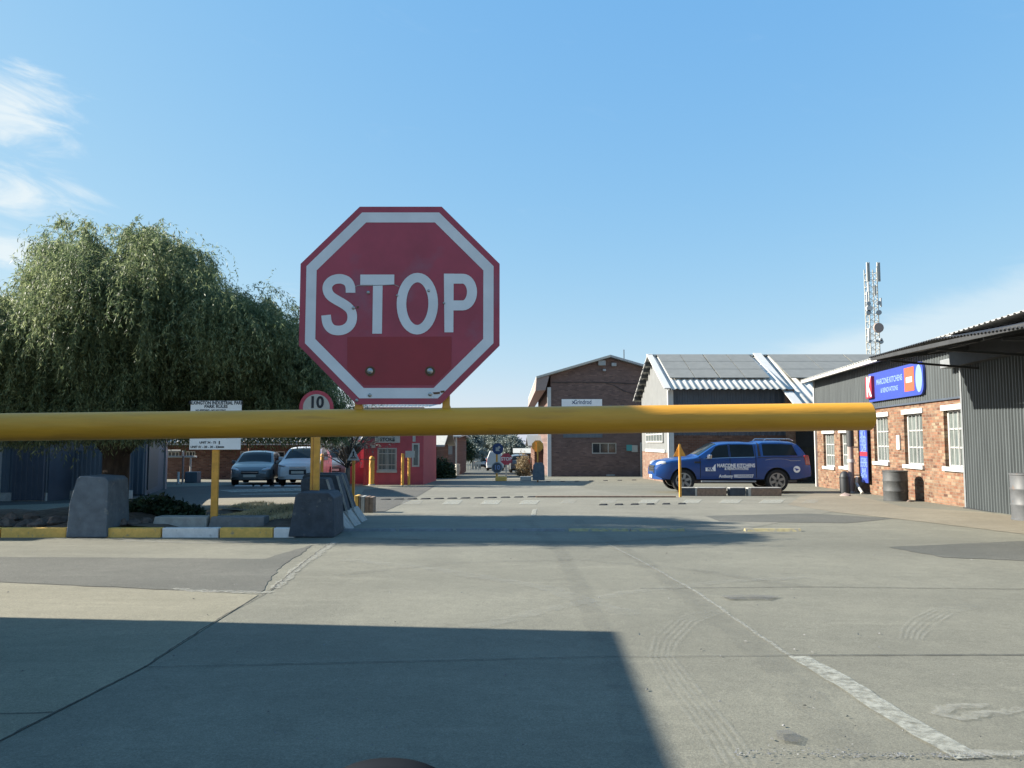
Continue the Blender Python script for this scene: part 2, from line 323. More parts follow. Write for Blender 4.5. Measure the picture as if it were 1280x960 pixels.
# ------------------------------------------------------------------ ground
def ground_mat(name, c1, c2, stain=0.25, agg=0.12, tint=(0.9, 0.88, 0.8)):
    GA = (0.635, 0.595, 0.53); c1, c2, tint = tuple(c*k for c, k in zip(c1, GA)), tuple(c*k for c, k in zip(c2, GA)), tuple(c*0.5 for c in tint)
    m = bpy.data.materials.new(name); m.use_nodes = True; n, l = m.node_tree.nodes, m.node_tree.links
    b = n['Principled BSDF']; b.inputs['Roughness'].default_value = 0.88; b.inputs['Specular IOR Level'].default_value = 0.25
    g = n.new('ShaderNodeNewGeometry')
    def noise(scale, det=6, rough=0.6, stretch=None, dist=0.0):
        t = n.new('ShaderNodeTexNoise'); t.inputs['Scale'].default_value = scale; t.inputs['Detail'].default_value = det; t.inputs['Roughness'].default_value = rough; t.inputs['Distortion'].default_value = dist
        if stretch:
            mp = n.new('ShaderNodeMapping'); mp.inputs['Scale'].default_value = stretch; l.new(g.outputs['Position'], mp.inputs[0]); l.new(mp.outputs[0], t.inputs['Vector'])
        else: l.new(g.outputs['Position'], t.inputs['Vector'])
        return t.outputs[0]
    def mix(f, a, bb, mode='MIX'):
        x = n.new('ShaderNodeMix'); x.data_type = 'RGBA'; x.blend_type = mode
        if isinstance(f, float): x.inputs['Factor'].default_value = f
        else: l.new(f, x.inputs['Factor'])
        for i, v in ((6, a), (7, bb)):
            if isinstance(v, tuple): x.inputs[i].default_value = (*v, 1)
            else: l.new(v, x.inputs[i])
        return x.outputs[2]
    def rng_(s, lo, hi, a=0.0, z=1.0):
        x = n.new('ShaderNodeMapRange'); x.inputs['From Min'].default_value = lo; x.inputs['From Max'].default_value = hi; x.inputs['To Min'].default_value = a; x.inputs['To Max'].default_value = z; l.new(s, x.inputs['Value']); return x.outputs[0]
    base = mix(rng_(noise(0.45, 8, 0.62, (1, 0.7, 1), 0.6), 0.36, 0.64), c1, c2)
    base = mix(rng_(noise(0.16, 5, 0.5, (0.35, 1.6, 1), 0.4), 0.45, 0.62, 0, stain), base, tuple(c*0.62 for c in c1))          # traffic film in long smears
    base = mix(rng_(noise(1.3, 7, 0.7, (0.25, 1.5, 1), 1.0), 0.56, 0.70, 0, 0.45), base, tuple(min(1, c*1.22) for c in c2))     # worn pale scuffs
    base = mix(rng_(noise(3.5, 6, 0.7), 0.60, 0.72, 0, 0.4), base, tuple(c*0.6 for c in c1))                                    # spots
    base = mix(rng_(noise(0.8, 8, 0.72, (0.35, 1.0, 1), 0.8), 0.40, 0.60, 0, 0.34), base, tuple(c*0.66 for c in c1))               # patchy grime
    base = mix(rng_(noise(9, 8, 0.75), 0.42, 0.62, 0, 0.30), base, tuple(c*0.62 for c in c1))                                       # mottling
    base = mix(rng_(noise(45, 4, 0.8), 0.38, 0.62, 0, 1), mix(0.20, base, (0.02, 0.02, 0.02)), base)
    base = mix(rng_(noise(110, 3, 0.85), 0.38, 0.62, 0, 1), mix(float(agg*3.0), base, (0.015, 0.015, 0.015)), base)              # grain
    base = mix(rng_(noise(0.35, 3, 0.5, (1, 1, 1), 2.5), 0.490, 0.497, 0, 0.0), base, (0.05, 0.05, 0.05))
    base = mix(rng_(noise(210, 2, 0.8), 0.60, 0.68, 0, 0.3), base, tint)
    l.new(base, b.inputs['Base Color'])
    bp = n.new('ShaderNodeBump'); bp.inputs['Strength'].default_value = 0.45; bp.inputs['Distance'].default_value = 0.006; l.new(noise(60, 6, 0.7), bp.inputs['Height']); l.new(bp.outputs[0], b.inputs['Normal'])
    M[name] = m; return m
ground_mat('concrete', (0.33, 0.34, 0.30), (0.42, 0.43, 0.375))
ground_mat('concrete_cream', (0.43, 0.425, 0.345), (0.53, 0.52, 0.43), 0.15)
ground_mat('apron', (0.42, 0.39, 0.32), (0.52, 0.49, 0.41), 0.2)
ground_mat('asphalt', (0.22, 0.225, 0.22), (0.29, 0.29, 0.28), 0.2, 0.2, (0.5, 0.5, 0.48))
ground_mat('asphalt_dark', (0.15, 0.155, 0.155), (0.20, 0.20, 0.195), 0.2, 0.2, (0.4, 0.4, 0.4))
ground_mat('old_asphalt', (0.235, 0.25, 0.24), (0.30, 0.31, 0.295), 0.2, 0.2, (0.5, 0.5, 0.48))

def mark_mat(name, col, cover, lo=0.42, hi=0.6, scale=9.0):
    m = bpy.data.materials.new(name); m.use_nodes = True; n, l = m.node_tree.nodes, m.node_tree.links
    b = n['Principled BSDF']; b.inputs['Roughness'].default_value = 0.85; b.inputs['Base Color'].default_value = (*[c*0.62 for c in col], 1)
    g = n.new('ShaderNodeNewGeometry'); t = n.new('ShaderNodeTexNoise'); t.inputs['Scale'].default_value = scale; t.inputs['Detail'].default_value = 8; t.inputs['Roughness'].default_value = 0.75; l.new(g.outputs['Position'], t.inputs['Vector'])
    r = n.new('ShaderNodeMapRange'); r.inputs['From Min'].default_value = lo; r.inputs['From Max'].default_value = hi; r.inputs['To Min'].default_value = 0; r.inputs['To Max'].default_value = cover; l.new(t.outputs[0], r.inputs['Value'])
    l.new(r.outputs[0], b.inputs['Alpha']); M[name] = m
mark_mat('worn_white', (0.60, 0.60, 0.52), 0.72, 0.30, 0.62, 16)
mark_mat('faded_white', (0.58, 0.57, 0.50), 0.40, 0.32, 0.64, 16)
mark_mat('chalk', (0.56, 0.55, 0.48), 0.40, 0.35, 0.62, 14)
mark_mat('tyre_pale', (0.50, 0.50, 0.44), 0.17, 0.34, 0.62, 6)
mark_mat('tyre_dark', (0.16, 0.16, 0.15), 0.13, 0.34, 0.62, 3)
mark_mat('sealant', (0.52, 0.51, 0.44), 0.65, 0.32, 0.6, 26)
mark_mat('crack', (0.08, 0.08, 0.075), 0.6, 0.22, 0.42, 12)
mark_mat('oil', (0.14, 0.14, 0.14), 0.6, 0.3, 0.6, 4)

g = MB(); XS = (-2500, -60, 60, 2500); YS = (-60, 0, 45, 120, 200, 2500)
for i in range(3):
    for j in range(5):
        g.add([(XS[i], YS[j], gz(YS[j])), (XS[i+1], YS[j], gz(YS[j])), (XS[i+1], YS[j+1], gz(YS[j+1])), (XS[i], YS[j+1], gz(YS[j+1]))], [(0, 1, 2, 3)])
gr = struct('ground', g, 'concrete')
bm = bmesh.new(); bm.from_mesh(gr.data); bmesh.ops.remove_doubles(bm, verts=bm.verts, dist=0.01); bm.to_mesh(gr.data); bm.free()

def sheet(name, px_pts, m, lift, jag=0.0):
    """a flush patch on the ground whose outline passes through these photo points"""
    pts = [gnd(*p) for p in px_pts]
    out = []
    for i, p in enumerate(pts):
        q = pts[(i+1) % len(pts)]; k = max(1, int((q-p).length/0.12)) if jag else 1
        for t in range(k):
            a = p.lerp(q, t/k); 
            if jag: a += Vector((random.uniform(-jag, jag), random.uniform(-jag, jag), 0))
            out.append(Vector((a.x, a.y, gz(a.y)+lift)))
    mb = MB(); mb.add(out, [tuple(range(len(out)))])
    o = struct(name, mb, m)
    bm = bmesh.new(); bm.from_mesh(o.data); bmesh.ops.triangulate(bm, faces=bm.faces)
    for f in bm.faces:
        if f.normal.z < 0: f.normal_flip()
    bm.to_mesh(o.data); bm.free(); return o
def strip(name, px_pts, w, m, lift, jag=0.0, step=0.035):
    pts = [gnd(*p) for p in px_pts]; dense = []
    for p, q in zip(pts, pts[1:]):
        k = max(1, int((q-p).length/step))
        dense += [p.lerp(q, t/k) for t in range(k)]
    dense.append(pts[-1]); L, Rr = [], []
    wig = 0
    for i, p in enumerate(dense):
        d = (dense[min(i+1, len(dense)-1)]-dense[max(i-1, 0)]); d.z = 0; d.normalize(); nrm = Vector((-d.y, d.x, 0))
        wig = wig*0.75+random.uniform(-jag, jag)*0.45; ww = w/2*(1+random.uniform(-0.3, 0.3)*(1 if jag else 0))
        for lst, s in ((L, 1), (Rr, -1)):
            a = p+nrm*(s*ww+wig); lst.append(Vector((a.x, a.y, gz(a.y)+0.003+lift*0.3)))
    mb = MB(); n = len(dense); mb.add(L+Rr, [(i, i+1, n+i+1, n+i) for i in range(n-1)])
    return struct(name, mb, m)

# patches of the yard
sheet('asphalt_patch', [(-90, 696), (120, 697), (330, 699), (392, 681), (348, 712), (326, 741), (225, 738), (0, 728), (-90, 727)], 'old_asphalt', 0.004, 0.02)
sheet('concrete_slab', [(-90, 728), (0, 729), (225, 739), (323, 744), (180, 835), (0, 927), (-300, 1075)], 'concrete_cream', 0.004)
sheet('asphalt_patch', [(1110, 684), (1290, 676), (1500, 690), (1500, 715), (1280, 701), (1180, 697)], 'old_asphalt', 0.004, 0.03)
sheet('asphalt_patch', [(900, 652), (1060, 654), (1120, 648), (1010, 642), (880, 645)], 'old_asphalt', 0.004, 0.02)
sheet('concrete_slab', [(1130, 634), (1225, 640), (1400, 662), (1700, 700), (1500, 704), (1280, 668), (1150, 652), (1040, 640), (985, 631), (1000, 621), (1040, 612)], 'apron', 0.006, 0.02)
ground_mat('concrete_pale', (0.37, 0.375, 0.335), (0.47, 0.475, 0.425), 0.2)
sheet('lane', [(428, 656), (470, 640), (515, 622), (545, 607), (640, 597), (690, 600), (740, 612), (800, 619), (990, 622), (1040, 640), (900, 668), (760, 678), (560, 676), (440, 672)], 'concrete_pale', 0.003, 0.03)
sheet('parking_surface', [(-260, 640), (180, 626), (255, 634), (365, 636), (440, 607), (440, 600), (300, 606), (205, 609), (-160, 612)], 'asphalt_dark', 0.005)
sheet('side_road', [(455, 612), (545, 607), (520, 622), (480, 640), (440, 638), (450, 622)], 'asphalt', 0.008, 0.01)
sheet('side_road', [(545, 600), (700, 600), (720, 589), (625, 581), (600, 581), (575, 590), (540, 597)], 'old_asphalt', 0.006)
# joints, cracks, sealant
strip('concrete_joint', [(418, 678), (382, 704), (342, 736)], 0.10, 'sealant', 0.012, 0.03)
strip('concrete_joint', [(412, 679), (376, 706), (338, 738)], 0.018, 'crack', 0.014, 0.02)
strip('concrete_joint', [(342, 736), (270, 776), (180, 835), (0, 927), (-60, 958)], 0.013, 'crack', 0.012, 0.010)
strip('concrete_joint', [(180, 835), (450, 829), (740, 822), (985, 820)], 0.012, 'crack', 0.012, 0.004)
strip('concrete_joint', [(985, 820), (1290, 819), (1500, 818)], 0.022, 'crack', 0.012, 0.004)
strip('concrete_joint', [(755, 678), (802, 702), (870, 740), (930, 782), (988, 821)], 0.028, 'sealant', 0.012, 0.010)
strip('concrete_joint', [(800, 736), (1000, 734), (1290, 737), (1500, 737)], 0.018, 'crack', 0.010, 0.006)
strip('concrete_joint', [(-60, 894), (40, 893), (65, 892)], 0.015, 'crack', 0.012, 0.004)
sheet('painted_line', [(985, 822), (1010, 822), (1060, 848), (1130, 892), (1230, 949), (1192, 951), (1120, 908), (1060, 868)], 'worn_white', 0.010, 0.008)
sheet('painted_line', [(1190, 942), (1300, 942), (1500, 940), (1500, 948), (1300, 949), (1200, 950)], 'faded_white', 0.016, 0.006)
for k in range(5):                                   # one set of turning tyre marks
    o = k*7
    strip('tyre_mark', [(875+o*1.2, 764), (842+o, 775+k), (818+o, 797+k*2), (812+o, 822), (835+o*1.3, 862), (878+o*1.5, 920), (900+o*1.6, 958)], 0.022, 'tyre_pale', 0.018+k*0.0012, 0.004)
for k in range(5):
    o = k*7
    strip('tyre_mark', [(1205+o, 755+k), (1165+o, 762+k), (1140+o, 774+k*2), (1127+o, 787+k*2), (1124+o, 801)], 0.022, 'tyre_pale', 0.018+k*0.0012, 0.003)
strip('tyre_mark', [(585, 788), (690, 762), (780, 742), (900, 728), (1010, 722)], 0.16, 'tyre_pale', 0.018, 0.03)
strip('tyre_mark', [(430, 700), (540, 712), (680, 735), (790, 770)], 0.2, 'tyre_pale', 0.0195, 0.03)
strip('tyre_mark', [(420, 720), (560, 705), (720, 700), (860, 712), (1010, 735)], 0.18, 'tyre_dark', 0.021, 0.03)
strip('tyre_mark', [(660, 650), (700, 690), (735, 760), (790, 880), (820, 960)], 0.20, 'tyre_dark', 0.0225, 0.03)
strip('tyre_mark', [(720, 650), (800, 700), (930, 800), (1080, 950)], 0.20, 'tyre_dark', 0.024, 0.03)
strip('chalk_mark', [(1280, 888), (1200, 900), (1168, 893), (1190, 884), (1240, 884)], 0.07, 'chalk', 0.018, 0.03)
strip('chalk_mark', [(150, 676), (260, 679), (375, 676)], 0.22, 'chalk', 0.016, 0.05)
strip('chalk_mark', [(215, 737), (290, 741), (338, 742)], 0.10, 'sealant', 0.016, 0.06)
sheet('oil_spot', [(968, 918), (985, 917), (1000, 924), (997, 932), (975, 929)], 'oil', 0.016, 0.01)
sheet('oil_spot', [(900, 746), (940, 745), (975, 747), (960, 751), (910, 751)], 'oil', 0.016, 0.02)
# crossing dashes and the centre dash
for a, b in ((500, 529), (552, 578), (600, 627), (648, 675), (700, 722), (749, 772), (797, 825), (852, 878), (898, 928), (948, 981), (1002, 1024)):
    y0, y1 = (631, 626) if b < 700 else (629.5, 625)
    sheet('painted_dash', [(a, y0), (b-5, y0), (b, y1), (a+6, y1)], 'faded_white' if (a < 540 or 690 < a < 760 or a > 990) else 'worn_white', 0.012)
sheet('painted_dash', [(663, 646), (669, 646), (671, 637), (666, 637)], 'worn_white', 0.012)
# loose chips where the slab edge has broken up
mb = MB()
for i in range(520):
    px = random.uniform(918, 1225) if random.random() < 0.75 else random.uniform(1060, 1280); py = random.gauss(944 if px < 1070 else 947, 4.0 if px < 1070 else 2.0)
    if py > 975: continue
    p = gnd(px, py); s = random.uniform(0.003, 0.010)*random.uniform(0.5, 1.2); q = [Vector((random.uniform(-1, 1)*s*1.6, random.uniform(-1, 1)*s, 0)) for _ in range(3)]
    p = Vector((p.x, p.y, gz(p.y)+0.012)); mb.add([p+q[0], p+q[1], p+q[2], p+Vector((0, 0, s*0.35))], [(0, 1, 3), (1, 2, 3), (2, 0, 3), (0, 2, 1)])
o = mb.build('concrete_chips', 'concrete_dark'); o['kind'] = 'stuff'; o['label'] = 'broken concrete chips along the near slab edge'
mb = MB()
for i in range(160):
    p = gnd(random.uniform(0, 1280), 690+250*random.random()**1.5); s = random.uniform(0.006, 0.014)
    q = [Vector((random.uniform(-1, 1)*s, random.uniform(-1, 1)*s, 0)) for _ in range(3)]; p = Vector((p.x, p.y, gz(p.y)+0.008))
    mb.add([p+q[0], p+q[1], p+q[2], p+Vector((0, 0, s*0.7))], [(0, 1, 3), (1, 2, 3), (2, 0, 3), (0, 2, 1)])
o = mb.build('loose_grit', 'concrete_dark'); o['kind'] = 'stuff'; o['label'] = 'small stones and grit scattered over the yard'

# ------------------------------------------------------------------ walls, corrugated sheets
class Wall:
    def __init__(s, p0, p1, nrm=None):
        s.p0 = Vector((p0[0], p0[1])); s.p1 = Vector((p1[0], p1[1])); s.L = (s.p1-s.p0).length; s.d = (s.p1-s.p0)/s.L
        s.n = Vector((-s.d.y, s.d.x)) if nrm is None else Vector(nrm).normalized(); s.ang = math.atan2(s.d.y, s.d.x)
    def pt(s, u, z, off=0.0): q = s.p0+s.d*u+s.n*off; return Vector((q.x, q.y, z))
    def hit(s, px, py, off=0.0):
        r = ray(px, py); p0 = s.p0+s.n*off
        den = r.x*s.d.y-r.y*s.d.x; t = (p0.x*s.d.y-p0.y*s.d.x)/den; q = Vector((r.x*t, r.y*t)); return (q-p0).dot(s.d), EYE+r.z*t
    def slab(s, mb, u0, u1, z0, z1, o0, o1):
        a = [s.pt(u0, z0, o0), s.pt(u1, z0, o0), s.pt(u1, z0, o1), s.pt(u0, z0, o1)]; b = [s.pt(u0, z1, o0), s.pt(u1, z1, o0), s.pt(u1, z1, o1), s.pt(u0, z1, o1)]
        return mb.hexa(a+b)
def holed(W, u0, u1, z0, z1, holes, depth=0.18, thick=0.25):
    mb = MB(); us = sorted({u0, u1, *[h[0] for h in holes], *[h[1] for h in holes]}); zs = sorted({z0, z1, *[h[2] for h in holes], *[h[3] for h in holes]})
    for a, b in zip(us, us[1:]):
        for c, d in zip(zs, zs[1:]):
            mu, mz = (a+b)/2, (c+d)/2
            if any(h[0] < mu < h[1] and h[2] < mz < h[3] for h in holes): continue
            mb.add([W.pt(a, c), W.pt(b, c), W.pt(b, d), W.pt(a, d)], [(0, 1, 2, 3)])
    for h in holes:
        a, b, c, d = h[:4]; F = [W.pt(a, c), W.pt(b, c), W.pt(b, d), W.pt(a, d)]; B = [W.pt(a, c, -depth), W.pt(b, c, -depth), W.pt(b, d, -depth), W.pt(a, d, -depth)]
        mb.add(F+B, [(0, 1, 5, 4), (1, 2, 6, 5), (2, 3, 7, 6), (3, 0, 4, 7)])
    F = [W.pt(u0, z0), W.pt(u1, z0), W.pt(u1, z1), W.pt(u0, z1)]; B = [W.pt(u0, z0, -thick), W.pt(u1, z0, -thick), W.pt(u1, z1, -thick), W.pt(u0, z1, -thick)]
    mb.add(F+B, [(0, 1, 5, 4), (1, 2, 6, 5), (2, 3, 7, 6), (3, 0, 4, 7)]); mb.add(B, [(0, 1, 2, 3)])
    return mb
def corrugated(name, p00, p10, p01, m, pitch=0.15, amp=0.02, parent=None, p11=None, rows=1, solid=0.004, shape='trap'):
    """profiled sheet: profile repeats from p00 to p10, runs straight from p00 to p01"""
    p00, p10, p01 = Vector(p00), Vector(p10), Vector(p01); p11 = Vector(p11) if p11 is not None else p10+p01-p00
    n = max(2, int(round((p10-p00).length/pitch))); nrm = (p10-p00).cross(p01-p00).normalized()
    prof = [(0, 0), (0.30, 0), (0.42, 1), (0.70, 1), (0.82, 0)] if shape == 'trap' else [(k/6, 0.5-0.5*math.cos(2*math.pi*k/6)) for k in range(6)]
    us = []
    for i in range(n):
        for (f, h) in prof: us.append(((i+f)/n, h))
    us.append((1.0, 0)); vs, fs = [], []
    for r in range(rows+1):
        t = r/rows
        for (u, h) in us: vs.append(p00.lerp(p10, u).lerp(p01.lerp(p11, u), t)+nrm*h*amp)
    k = len(us)
    for r in range(rows):
        for i in range(k-1): fs.append((r*k+i, r*k+i+1, (r+1)*k+i+1, (r+1)*k+i))
    mb = MB(); mb.add(vs, fs); o = mb.build(name, m, parent, smooth=(shape != 'trap'))
    sd = o.modifiers.new('thickness', 'SOLIDIFY'); sd.thickness = solid; return o

def window(W, u0, u1, z0, z1, parent, depth=0.12, cols=2, rows=(0.36, 0.68), bars=0, frame='white_paint', pane='pane', fw=0.05, sill=None, lintel=None, sillm='white_paint', name='window'):
    """frame with mullions; its pane, bars, sill and lintel are sub-parts"""
    f = MB(); o0, o1 = -depth, -depth+0.05
    W.slab(f, u0, u0+fw, z0, z1, o0, o1); W.slab(f, u1-fw, u1, z0, z1, o0, o1); W.slab(f, u0+fw, u1-fw, z0, z0+fw, o0, o1); W.slab(f, u0+fw, u1-fw, z1-fw, z1, o0, o1)
    for c in range(1, cols):
        u = u0+(u1-u0)*c/cols; W.slab(f, u-fw*0.4, u+fw*0.4, z0+fw, z1-fw, o0, o1-0.004)
    for r in rows:
        z = z0+(z1-z0)*r; W.slab(f, u0+fw, u1-fw, z-fw*0.4, z+fw*0.4, o0, o1-0.008)
    fo = f.build(name, frame, parent); base = fo
    def sub(mb, nm, mm): 
        s = mb.build(nm, mm); s.parent = base; s.data.transform(Matrix.Translation(-parent_loc(base))); return s
    p = MB(); W.slab(p, u0+0.01, u1-0.01, z0+0.01, z1-0.01, o0-0.03, o0+0.012); sub(p, 'pane', pane)
    if bars:
        b = MB()
        for i in range(bars):
            u = u0+(u1-u0)*(i+0.5)/bars; W.slab(b, u-0.008, u+0.008, z0+0.01, z1-0.01, o1+0.004, o1+0.018)
        sub(b, 'burglar_bars', frame)
    if sill:
        s = MB(); W.slab(s, u0-0.06, u1+0.06, z0-0.11, z0, -depth+0.06, 0.07); so = sub(s, 'sill', sillm)
    if lintel:
        s = MB(); W.slab(s, u0-0.10, u1+0.10, z1, z1+0.14, -0.05, 0.035); sub(s, 'lintel', sillm)
    return fo

# ------------------------------------------------------------------ kitchen showroom on the right
vp = ray(753, 553); kd = Vector((vp.x, vp.y)).normalized()
pa = at(1212, 560, 19.0)
tmpW = Wall((pa.x, pa.y), (pa.x+kd.x, pa.y+kd.y)); ufar, _ = tmpW.hit(1021, 560)
pf = tmpW.p0+tmpW.d*ufar; pn = tmpW.p0-tmpW.d*11.0
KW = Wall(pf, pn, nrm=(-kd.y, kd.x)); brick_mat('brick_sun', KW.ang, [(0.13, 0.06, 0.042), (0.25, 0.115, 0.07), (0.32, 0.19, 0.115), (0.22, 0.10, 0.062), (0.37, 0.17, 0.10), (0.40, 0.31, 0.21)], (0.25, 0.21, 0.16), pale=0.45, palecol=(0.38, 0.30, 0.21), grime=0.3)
UD = KW.hit(1212, 560)[0]; ZB = -1.0
KZ_BR = KW.hit(1212, 495)[1]; KZ_EAVE = KW.hit(1021, 475)[1]
root = thing('kitchen_showroom', 'brick and grey clad workshop on the right with white barred windows and corrugated sliding door', 'building', (pf.x, pf.y, 0))
wins = []
for (a, b, ty, by) in ((1029.5, 1043, 542, 583), (1050.5, 1062, 541, 583), (1093, 1111, 521, 577), (1131, 1154, 517, 581), (1181, 1208.5, 512, 584)):
    m_ = (a+b)/2; u0 = KW.hit(a+ (b-a)*0.0, 560)[0]; u1 = KW.hit(b, 560)[0]; zt = KW.hit(m_, ty)[1]; zb = KW.hit(m_, by)[1]; wins.append((u0, u1, zb, zt))
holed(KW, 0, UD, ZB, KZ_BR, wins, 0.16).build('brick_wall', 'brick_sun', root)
for w in wins: window(KW, *w, root, depth=0.15, cols=2, rows=(0.34, 0.67), bars=5, sill=True, lintel=True, fw=0.045)
corrugated('cladding', KW.pt(0, KZ_BR, 0.01), KW.pt(UD+0.0, KZ_BR, 0.01), KW.pt(0, KZ_EAVE-0.03, 0.01), 'cladding', 0.17, 0.03, root)
fl = MB(); KW.slab(fl, 0.0, UD, KZ_BR-0.03, KZ_BR+0.02, 0.0, 0.06); fl.build('flashing', 'cladding_dark', root)
# dark wall with the sliding door, next to the camera
b = MB(); KW.slab(b, UD, KW.L, ZB, KZ_EAVE-0.03, -0.3, -0.02); b.build('wall', 'cladding_dark', root)
ZD = KW.hit(1213, 457)[1]; z_a = gz(19)+0.02
door = corrugated('sliding_door', KW.pt(UD, z_a-0.05, 0.10), KW.pt(KW.L, gz(9)-0.02, 0.10), KW.pt(UD, ZD+0.1, 0.10), 'cladding', 0.13, 0.035, root, p11=KW.pt(KW.L, ZD+0.1, 0.10))
t = MB(); KW.slab(t, UD-0.05, UD+0.03, z_a-0.02, ZD+0.1, 0.02, 0.15); t.build('door_edge', 'galv', root)
t = MB(); KW.slab(t, UD-0.1, KW.L, ZD, KW.hit(1213, 432)[1]+0.1, 0.02, 0.34); t.build('door_rail_cover', 'dark_steel', root)
t = MB(); KW.slab(t, UD-0.03, UD+4, gz(17)-0.04, gz(17)-0.01, 0.02, 0.2); t.build('door_track', 'dark_steel', root)
# eave gutter and roof
t = MB(); KW.slab(t, -0.3, UD+0.4, KZ_EAVE-0.10, KZ_EAVE+0.01, 0.38, 0.50); t.build('gutter', 'white_paint', root, bevel=0.01)
t = MB(); KW.slab(t, -0.3, UD+0.4, KZ_EAVE-0.03, KZ_EAVE-0.005, -0.02, 0.375); t.build('soffit', 'dark_steel', root)
t = MB(); KW.slab(t, -0.02, 0.10, ZB, KZ_EAVE-0.04, 0.0, 0.09); t.build('corner_trim', 'white_paint', root)
corrugated('roof', KW.pt(-0.35, KZ_EAVE+0.02, 0.52), KW.pt(KW.L, KZ_EAVE+0.02, 0.52), KW.pt(-0.35, KZ_EAVE+1.25, -6.0), 'white_sheet', 0.25, 0.03, root)
t = MB(); KW.slab(t, 0.0, KW.L, ZB, KZ_EAVE-0.03, -12.0, -0.32); t.build('rear_block', 'cladding_dark', root)
corrugated('roof', KW.pt(-0.35, KZ_EAVE+1.25, -6.0), KW.pt(KW.L, KZ_EAVE+1.25, -6.0), KW.pt(-0.35, KZ_EAVE+0.05, -12.3), 'white_sheet', 0.25, 0.03, root)
# lean-to roof over the sliding door
co = 2.5
uA, zA = KW.hit(1086, 447.5, co); uB, zB = KW.hit(1166, 425, co); uC, zC = KW.hit(1280, 409.5, co)
edge = [(uA, zA), (uB, zB), (uC, zC), (KW.L+1.0, zC-0.05)]; ZI = KZ_EAVE-0.02
vs, fs = [], []; N = 90
def edz(u):
    for (a, za), (b_, zb_) in zip(edge, edge[1:]):
        if u <= b_: return za+(zb_-za)*(u-a)/(b_-a)
    return edge[-1][1]
for i in range(N*2+1):
    u = uA+(KW.L+1.0-uA)*i/(N*2); h = 0.03*(i % 2)
    vs += [KW.pt(u, edz(u)+h, co), KW.pt(u-1.1*(1-i/(N*2.0)), ZI-0.18+h, 0.05)]
for i in range(N*2): fs.append((2*i, 2*i+1, 2*i+3, 2*i+2))
mb = MB(); mb.add(vs, fs); o = mb.build('lean_to_roof', 'canopy_sheet', root); sd = o.modifiers.new('t', 'SOLIDIFY'); sd.thickness = 0.006
t = MB()
for k in range(4):
    u = uA+0.25+k*2.6
    t.beam(KW.pt(u, edz(u)-0.06, co-0.1), KW.pt(u, ZI-0.33, 0.05), 0.05, 0.09); t.beam(KW.pt(u, edz(u)-0.10, co-0.4), KW.pt(u, ZI-0.85, 0.06), 0.04, 0.05)
t.beam(KW.pt(uA, edz(uA)-0.03, co-0.06), KW.pt(KW.L, edz(KW.L)-0.03, co-0.06), 0.05, 0.08); t.beam(KW.pt(uA, (edz(uA)+ZI)/2-0.17, co/2), KW.pt(KW.L, (edz(KW.L)+ZI)/2-0.17, co/2), 0.05, 0.08)
t.build('roof_bracket', 'dark_steel', root)
u0, z0 = KW.hit(1181, 462, 0.2); u1, z1 = KW.hit(1207, 452, 0.2); t = MB(); KW.slab(t, u0, u1, z0+0.02, z0+0.24, 0.05, 0.32); t.build('floodlight', 'galv', root, bevel=0.02)
# showroom sign
u0 = KW.hit(1086, 475, 0.1)[0]; u1 = KW.hit(1155, 475, 0.1)[0]; zt = KW.hit(1120, 459.5, 0.1)[1]; zb = KW.hit(1120, 498, 0.1)[1]
sgn = thing('shop_sign', 'long blue shop sign with red and orange panels on the grey cladding', 'sign', KW.pt(u0, zb, 0.1))
H = zt-zb; Lg = u1-u0; ux = Vector((KW.d.x, KW.d.y, 0)); uz = Vector((0, 0, 1))
def wall_poly(W, pts, o0, o1): 
    mb = MB(); return mb.prism([W.pt(u, z, o0) for u, z in pts], (W.n.x, W.n.y, 0), o1-o0)
rr = H*0.28; outl = []
for (cu_, cz_, a0) in ((u1-rr, zt-rr, 90), (u1-rr, zb+rr, 0)):
    outl += [(cu_+rr*math.cos(R(a0-k*15)), cz_+rr*math.sin(R(a0-k*15))) for k in range(7)]
outl += [(u0+rr*0.3, zb), (u0, zb+rr*0.3), (u0, zt-rr*0.3), (u0+rr*0.3, zt)]
wall_poly(KW, outl, 0.06, 0.12).build('board', 'blue_vinyl', sgn)
wall_poly(KW, [(u0+0.01, zb+0.12), (u0+Lg*0.13, zb+0.12), (u0+Lg*0.13, zt-0.1), (u0+0.01, zt-0.1)], 0.12, 0.22).build('logo_panel', 'red_vinyl', sgn)
text_mesh('lettering', 'K', H*0.95, 'white_paint', KW.pt(u0+Lg*0.075, (zt+zb)/2, 0.225), ux, uz, sgn, bold=0.04, squeeze=0.75)
text_mesh('lettering', 'MARCONE KITCHENS', H*0.27, 'blue_light', KW.pt(u0+Lg*0.42, zb+H*0.64, 0.124), ux, uz, sgn, bold=0.02, squeeze=Lg*0.52/(H*0.27*10.4))
text_mesh('lettering', '& RENOVATIONS', H*0.22, 'blue_light', KW.pt(u0+Lg*0.42, zb+H*0.33, 0.124), ux, uz, sgn, bold=0.02, squeeze=Lg*0.36/(H*0.22*8.6))
wall_poly(KW, [(u0+Lg*0.70, zb+H*0.16), (u0+Lg*0.86, zb+H*0.16), (u0+Lg*0.86, zt-H*0.10), (u0+Lg*0.70, zt-H*0.10)], 0.121, 0.127).build('orange_panel', 'orange_vinyl', sgn)
wall_poly(KW, [(u0+Lg*0.73, zb+H*0.43), (u0+Lg*0.83, zb+H*0.43), (u0+Lg*0.83, zb+H*0.60), (u0+Lg*0.73, zb+H*0.60)], 0.128, 0.132).build('panel_text', 'white_paint', sgn)
